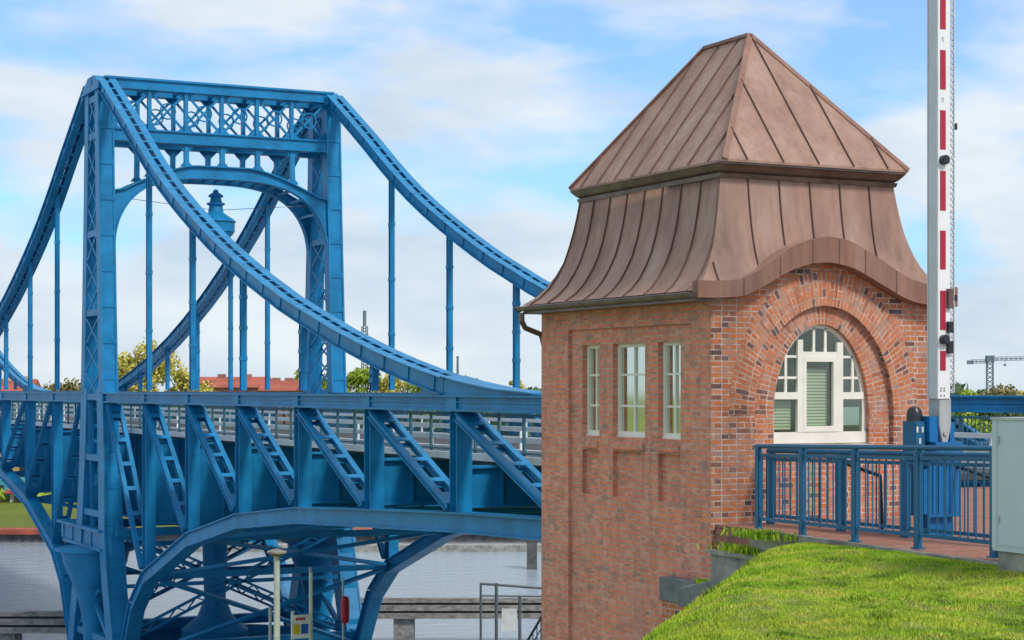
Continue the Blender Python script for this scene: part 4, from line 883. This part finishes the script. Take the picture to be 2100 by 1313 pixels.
mb = MB(); cbx(mb, 0.95, 1.6, 120, 121, -12.5, -9.3); tag(mb.build('mooring_dolphin', 'concrete_dark'), 'dark square mooring block standing in the water under the deck', 'mooring post')
# quay-side bits
t = thing('lamp_post', (15.05, 42.78, -8.5), 'pale slender lamp post with flat disc head below the bridge', 'lamp')
MB().tube((15.05, 42.78, -8.5), (15.05, 42.78, -3.95), 0.085, 12, 0.07).build('pole', 'lightgreen', t, True)
MB().lathe((15.05, 42.78, -4.0), [(0.1, 0), (0.24, 0.08), (0.24, 0.12), (0.1, 0.16), (0.03, 0.18)], 20).build('lamp_head', 'wood', t, True)
t = thing('notice_sign', (17.3, 47.25, -8.5), 'white notice board with red heading and yellow and blue panels', 'sign')
for dx in (-0.22, 0.3): MB().tube((17.3+dx, 47.3, -8.5), (17.3+dx, 47.3, -4.9 if dx > 0 else -5.9), 0.05, 8).build('post', 'lightgreen', t)
S = MB().box((17.02, 47.2, -6.62), (17.52, 47.23, -6.0)).build('sign_board', 'signwhite', t)
mb = MB()
for k in range(4): mb.box((17.13+k*0.07, 47.192, -6.14), (17.18+k*0.07, 47.2, -6.06))
mb.build('red_heading', 'red', S)
mb = MB(); mb.box((17.06, 47.192, -6.5), (17.24, 47.2, -6.24)); mb.build('yellow_panel', 'yellow', S); mb = MB(); mb.box((17.28, 47.192, -6.5), (17.48, 47.2, -6.24)); mb.build('blue_panel', 'signblue', S)
t = thing('lifebuoy_holder', (20.1, 51.4, -9.5), 'red lifebuoy case on a thin post below the bridge', 'lifebuoy')
mb = MB(); mb.tube((20.1, 51.2, -6.72), (20.1, 51.2, -6.15), 0.13, 14); mb.lathe((20.1, 51.2, -6.15), [(0.13, 0), (0.1, 0.08), (0.03, 0.12)], 14); mb.lathe((20.1, 51.2, -6.84), [(0.03, 0), (0.1, 0.04), (0.13, 0.12)], 14); mb.build('case', 'red', t, True)
MB().tube((20.1, 51.35, -11), (20.1, 51.35, -5.5), 0.035, 8).build('post', 'grey_metal', t)
for k, (dx, top_, lab) in enumerate(((0.8, -6.5, 'short thin grey pole left of the pale lamp post'), (2.0, -5.3, 'taller thin grey pole right behind the notice board'))):
    p = WC(-8.0+dx, 56, 0); tag(MB().tube((p[0], p[1], -12), (p[0], p[1], top_), 0.05, 8).build('mooring_pole', 'grey_metal'), lab, 'pole')
M['gate'] = simple('dark_grey_steel', (0.12, 0.14, 0.15), 0.5)
t = thing('landing_gate', WC(0, 66, -10), 'grey steel gate frame and railing on the landing stage beside the brick wall', 'gate')
def cam_t(mb, X0, z0, X1, z1, Y=66, r=0.045): mb.tube(WC(X0, Y, z0), WC(X1, Y, z1), r, 8)
zz = lambda py: (798-py)/3858*66
xx = lambda px: (px-1050)/3858*66
for X_ in (986, 1018, 1066): mb = MB(); cam_t(mb, xx(X_), -10.2, xx(X_), zz(1196 if X_ < 1060 else 1222), r=0.06 if X_ > 1000 else 0.045); mb.build('gate_post', 'gate', t)
mb = MB(); cam_t(mb, xx(984), zz(1197), xx(1025), zz(1200)); cam_t(mb, xx(1025), zz(1200), xx(1200), zz(1213)); cam_t(mb, xx(986), zz(1222), xx(1200), zz(1224), r=0.03); mb.build('top_rail', 'gate', t)
mb = MB(); cbx(mb, xx(1029), xx(1060), 65.9, 65.95, zz(1293), zz(1248)); mb.build('notice_plate', 'signwhite', t)
mb = MB(); cam_t(mb, xx(1075), zz(1313), xx(1118), zz(1240), 64.5); cam_t(mb, xx(1075), zz(1335), xx(1118), zz(1262), 64.5, 0.02)
for k in range(6): cam_t(mb, xx(1076+k*8), zz(1340), xx(1076+k*8), zz(1311-k*13.5), 64.5, 0.018)
mb.build('stair_rail', 'black', t)
mb = MB(); cbx(mb, -1.6, 4, 65, 68, -10.5, -10.2); mb.build('stage_deck', 'concrete', t)

# ================================================================= FAR BUILDINGS
def house_far(label, X0, X1, Y, D, zb, ze, zr, wall, roofm, rows=1, n=6, hip=False, name='far_house'):
    t = thing(name, WC((X0+X1)/2, Y, zb), label, 'house')
    mb = MB(); cbx(mb, X0, X1, Y, Y+D, zb, ze); mb.build('wall', wall, t)
    if zr > ze:
        e = 0.4; ins = (X1-X0)*0.12 if hip else 0
        a, b_, c_, d_ = WC(X0-e, Y-e, ze), WC(X1+e, Y-e, ze), WC(X1+e, Y+D+e, ze), WC(X0-e, Y+D+e, ze); p, r = WC(X0-e+ins, Y+D/2, zr), WC(X1+e-ins, Y+D/2, zr)
        mb = MB(); mb.face([a, b_, r, p]); mb.face([c_, d_, p, r]); mb.face([b_, c_, r]); mb.face([d_, a, p]); mb.face([a, d_, c_, b_]); RF = mb.build('roof', roofm, t)
        for q in (0.3, 0.7):
            mb = MB(); Xq = lerp(X0, X1, q); cbx(mb, Xq-0.5, Xq+0.5, Y+D/2-0.4, Y+D/2+0.4, lerp(ze, zr, 0.6), zr+0.35); mb.build('chimney', wall, RF)
    for r in range(rows):
        z = lerp(zb, ze, (r+0.5)/rows)
        for k in range(n):
            Xw = lerp(X0, X1, (k+0.5)/n); mb = MB(); w_ = (X1-X0)/n*0.2; cbx(mb, Xw-w_, Xw+w_, Y-0.08, Y+0.05, z-(ze-zb)/rows*0.28, z+(ze-zb)/rows*0.25); mb.build('window', 'far_win', t)
    return t
house_far('long low brick building with red tiled roof behind the hangers', -40.5, -32, 240, 12, -8, 0.2, 1.6, 'far_brick', 'roof_red', 2, 8)
house_far('red roofed block right of the long low brick building', -31.5, -27.5, 236, 12, -8, -0.2, 1.1, 'far_brick', 'roof_red', 2, 5)
house_far('orange tiled cottage at the far left behind the truss', -62, -57.5, 222, 9, -8, -1.5, 1.2, 'far_ochre', 'roof_red', 1, 3)
house_far('white rendered cottage seen through the left truss below the deck', -42, -37.8, 166, 7, -9.4, -6.6, -4.9, 'far_white', 'roof_red', 1, 3)
house_far('ochre cottage seen through the left truss posts', -47.5, -43.5, 175, 7, -9.4, -6.2, -5.2, 'far_ochre', 'gutter', 1, 3)
house_far('turquoise flat shed at the left edge on the far bank', -52, -41.2, 155.5, 4, -9.3, -7.5, -7.5, 'turq', 'turq', 1, 4, name='far_shed')
house_far('tiny white kiosk with red top on the far bank', -41.0, -39.8, 153.6, 1.2, -9.5, -8.5, -8.2, 'far_white', 'red', 1, 1, name='far_kiosk')

def tree(label, X, Y, zb, H, RX_, leaf, n=1500, ls=0.5, grp='trees on the far bank', seed=0, squash=0.62, name='tree'):
    random.seed(seed+int(X*7)); p = WC(X, Y, zb); t = thing(name, p, label, 'tree', grp)
    mb = MB(); px_, py_, _ = p
    mb.tube((px_, py_, zb), (px_, py_, zb+H*0.55), RX_*0.09, 8, RX_*0.045)
    limbs = []
    for k in range(7):
        a = random.uniform(0, 6.28); q_ = (px_+math.cos(a)*RX_*0.6, py_+math.sin(a)*RX_*0.6, zb+H*random.uniform(0.55, 0.9)); mb.tube((px_, py_, zb+H*random.uniform(0.3, 0.5)), q_, RX_*0.04, 6, RX_*0.012); limbs.append(q_)
    mb.build('trunk', 'bark', t)
    mb = MB(); cl = []
    for k in range(16):
        a = random.uniform(0, 6.28); rr_ = RX_*random.uniform(0.1, 0.78); zc = random.uniform(-0.75, 0.85); rr_ *= math.sqrt(1-zc*zc*0.8)
        cl.append((px_+math.cos(a)*rr_, py_+math.sin(a)*rr_, zb+H*(1-squash/2)+zc*H*squash/2*0.9, RX_*random.uniform(0.2, 0.42)))
    ls *= 0.72
    for _ in range(int(n*1.9)):
        c = random.choice(cl); d = Vector((random.gauss(0, 1), random.gauss(0, 1), random.gauss(0, 0.8))).normalized()*c[3]*random.uniform(0.5, 1.12)
        o = Vector(c[:3])+d; nrm = (d.normalized()+Vector((random.gauss(0, .6), random.gauss(0, .6), random.gauss(0, .6)))).normalized(); a = nrm.orthogonal().normalized(); b_ = nrm.cross(a); s_ = ls*random.uniform(0.5, 1.1)
        mb.face([o-a*s_, o-b_*s_*0.6, o+a*s_, o+b_*s_*0.6])
    mb.build('crown', leaf, t); return t
tree('tall yellow green spring tree left of the lantern, behind the near tower', -44.5, 230, -8, 13.6, 5.4, 'leaf_yellow', 2600, 0.42, seed=1)
tree('shorter yellow green tree right beside the tall yellow one', -40.6, 236, -8, 10.6, 3.6, 'leaf_yellow', 1500, 0.4, seed=2)
tree('rounded green tree between the red roof and the right tower leg', -27.2, 250, -8, 10.3, 3.6, 'leaf_green', 1500, 0.45, seed=3)
tree('olive tree at the far left above the top chord', -60.5, 215, -8, 9.8, 3.0, 'leaf_olive', 1200, 0.4, seed=4)
tree('dark thin tree left of the near tower leg', -51.5, 215, -8, 9.5, 3.2, 'leaf_olive', 900, 0.4, seed=5)
tree('light green tree just right of the tower leg', -20.5, 250, -8, 11.2, 3.6, 'leaf_green', 1500, 0.4, seed=6)
tree('broad light green tree under the descending chain', -12.0, 250, -8, 10.0, 4.6, 'leaf_green', 1700, 0.4, seed=7)
tree('small olive tree right end of the row under the chain', -5.5, 255, -8, 9.3, 4.0, 'leaf_yellow', 1200, 0.4, seed=8)
tree('yellow green tree showing through the lattice of the far tower leg', -24.2, 252, -8, 10.4, 3.2, 'leaf_green', 1300, 0.4, seed=15)
tree('pale yellow tree between the far tower leg and the first chain hanger', -16.6, 252, -8, 10.2, 3.4, 'leaf_yellow', 1300, 0.4, seed=16)
tree('low rounded green tree under the thin end of the chain', -8.8, 252, -8, 9.4, 3.2, 'leaf_green', 1300, 0.4, seed=17)
tree('small pale tree at the foot of the last hanger', 0.6, 240, -8, 9.8, 1.6, 'leaf_yellow', 500, 0.3, seed=9)
tree('olive brown tree at the right edge below the tower crane', 54.5, 215, -8, 8.6, 3.5, 'leaf_olive', 1500, 0.4, seed=10)
tree('green tree left of the olive brown one, right of the barrier', 50.6, 210, -8, 7.9, 2.4, 'leaf_green', 900, 0.4, seed=11)
tree('yellowish tree half cut by the right edge', 59.5, 212, -8, 8.8, 3.6, 'leaf_yellow', 1500, 0.4, seed=12)
tree('dark green bank tree seen under the chord right of the barrier', 37, 150, -9.3, 7.0, 3.2, 'leaf_green', 1200, 0.4, seed=13)
tree('fresh green bank tree seen between barrier and cabinet', 41, 160, -9.3, 8.0, 3.2, 'leaf_dark', 1200, 0.4, seed=14)
# hedge-like far wood behind the deck
random.seed(21); mb = MB()
for _ in range(9000):
    X = random.uniform(-110, 120); Y = random.uniform(262, 285); top_ = -0.9+0.9*math.sin(X*0.13)+0.6*math.sin(X*0.41+1); z = -8+(top_+8)*random.random()**0.6
    o = Vector(WC(X, Y, z)); a = Vector((random.gauss(0, 1), random.gauss(0, 1), random.gauss(0, 1))).normalized(); b_ = a.orthogonal().normalized(); s_ = random.uniform(0.5, 1.3); mb.face([o-a*s_, o-b_*s_, o+a*s_, o+b_*s_])
tag(mb.build('far_wood', 'leaf_dark'), 'dark green far wood along the horizon behind the bridge deck', 'woodland', kind='stuff')
random.seed(22); mb = MB()
for _ in range(3200):
    X = random.uniform(-62, 60); Y = random.uniform(153, 158); z = -9.3+1.5*random.random()*(0.6+0.4*math.sin(X*0.9))
    o = Vector(WC(X, Y, z)); a = Vector((random.gauss(0, 1), random.gauss(0, 1), random.gauss(0, 1))).normalized(); b_ = a.orthogonal().normalized(); s_ = random.uniform(0.2, 0.5); mb.face([o-a*s_, o-b_*s_, o+a*s_, o+b_*s_])
tag(mb.build('bank_scrub', 'leaf_green'), 'low green scrub along the top of the far bank', 'shrubs', kind='stuff')

# cranes and mast
t = thing('tower_crane', WC(127, 500, -8), 'distant blue grey tower crane with long jib at right', 'crane')
def lat(mb, a, b_, w_, n):
    a = Vector(a); b_ = Vector(b_); d = (b_-a).normalized(); s1 = d.orthogonal().normalized()*w_/2; s2 = d.cross(s1)
    cs_ = [s1+s2, s1-s2, -s1-s2, -s1+s2]
    for c in cs_: mb.beam(a+c, b_+c, w_*0.16, w_*0.16)
    for k in range(n):
        p, q_ = a+(b_-a)*k/n, a+(b_-a)*(k+1)/n
        for i in range(4): mb.beam(p+cs_[i], q_+cs_[(i+1) % 4], w_*0.1, w_*0.1)
mb = MB(); lat(mb, WC(127, 500, -8), WC(127, 500, 8.5), 1.6, 14); mb.build('mast', 'far_steel', t)
mb = MB(); lat(mb, WC(127, 500, 8.0), WC(160, 500, 8.6), 0.7, 26); mb.build('jib', 'far_steel', t)
mb = MB(); lat(mb, WC(127, 500, 7.4), WC(122, 500, 7.3), 0.7, 5); cbx(mb, 121, 122.6, 499.5, 500.5, 6.6, 7.6); mb.build('counter_jib', 'far_steel', t)
mb = MB(); cbx(mb, 126, 128, 499, 501, 7.2, 8.9); mb.build('cab', 'far_steel', t)
mb = MB(); mb.tube(WC(131, 500, 8), WC(131, 500, 6.6), 0.06, 5); cbx(mb, 130.7, 131.3, 499.7, 500.3, 6.1, 6.6); mb.build('hook', 'far_steel', t)
t = thing('radio_mast', WC(-70.5, 900, -8), 'distant dark lattice radio mast rising above the near chain', 'mast')
mb = MB(); lat(mb, WC(-70.5, 900, -8), WC(-70.5, 900, 30), 2.2, 26); mb.build('mast', 'far_steel', t)
mb = MB(); mb.tube(WC(-70.5, 900, 30), WC(-70.5, 900, 37.5), 0.9, 8); cbx(mb, -73, -68, 899, 901, 22, 23.5); cbx(mb, -72.3, -68.7, 899, 901, 5, 9); mb.build('antenna', 'far_steel', t)
t = thing('chimney_stack', WC(-26, 900, -8), 'thin distant chimney right of the radio mast', 'chimney')
MB().tube(WC(-26, 900, -8), WC(-26, 900, 15), 0.9, 10, 0.5).build('shaft', 'far_steel', t)
MB().lathe(WC(-26, 900, 15), [(0.7, 0), (0.7, 0.6), (0.4, 0.7)], 10).build('rim', 'far_steel', t)
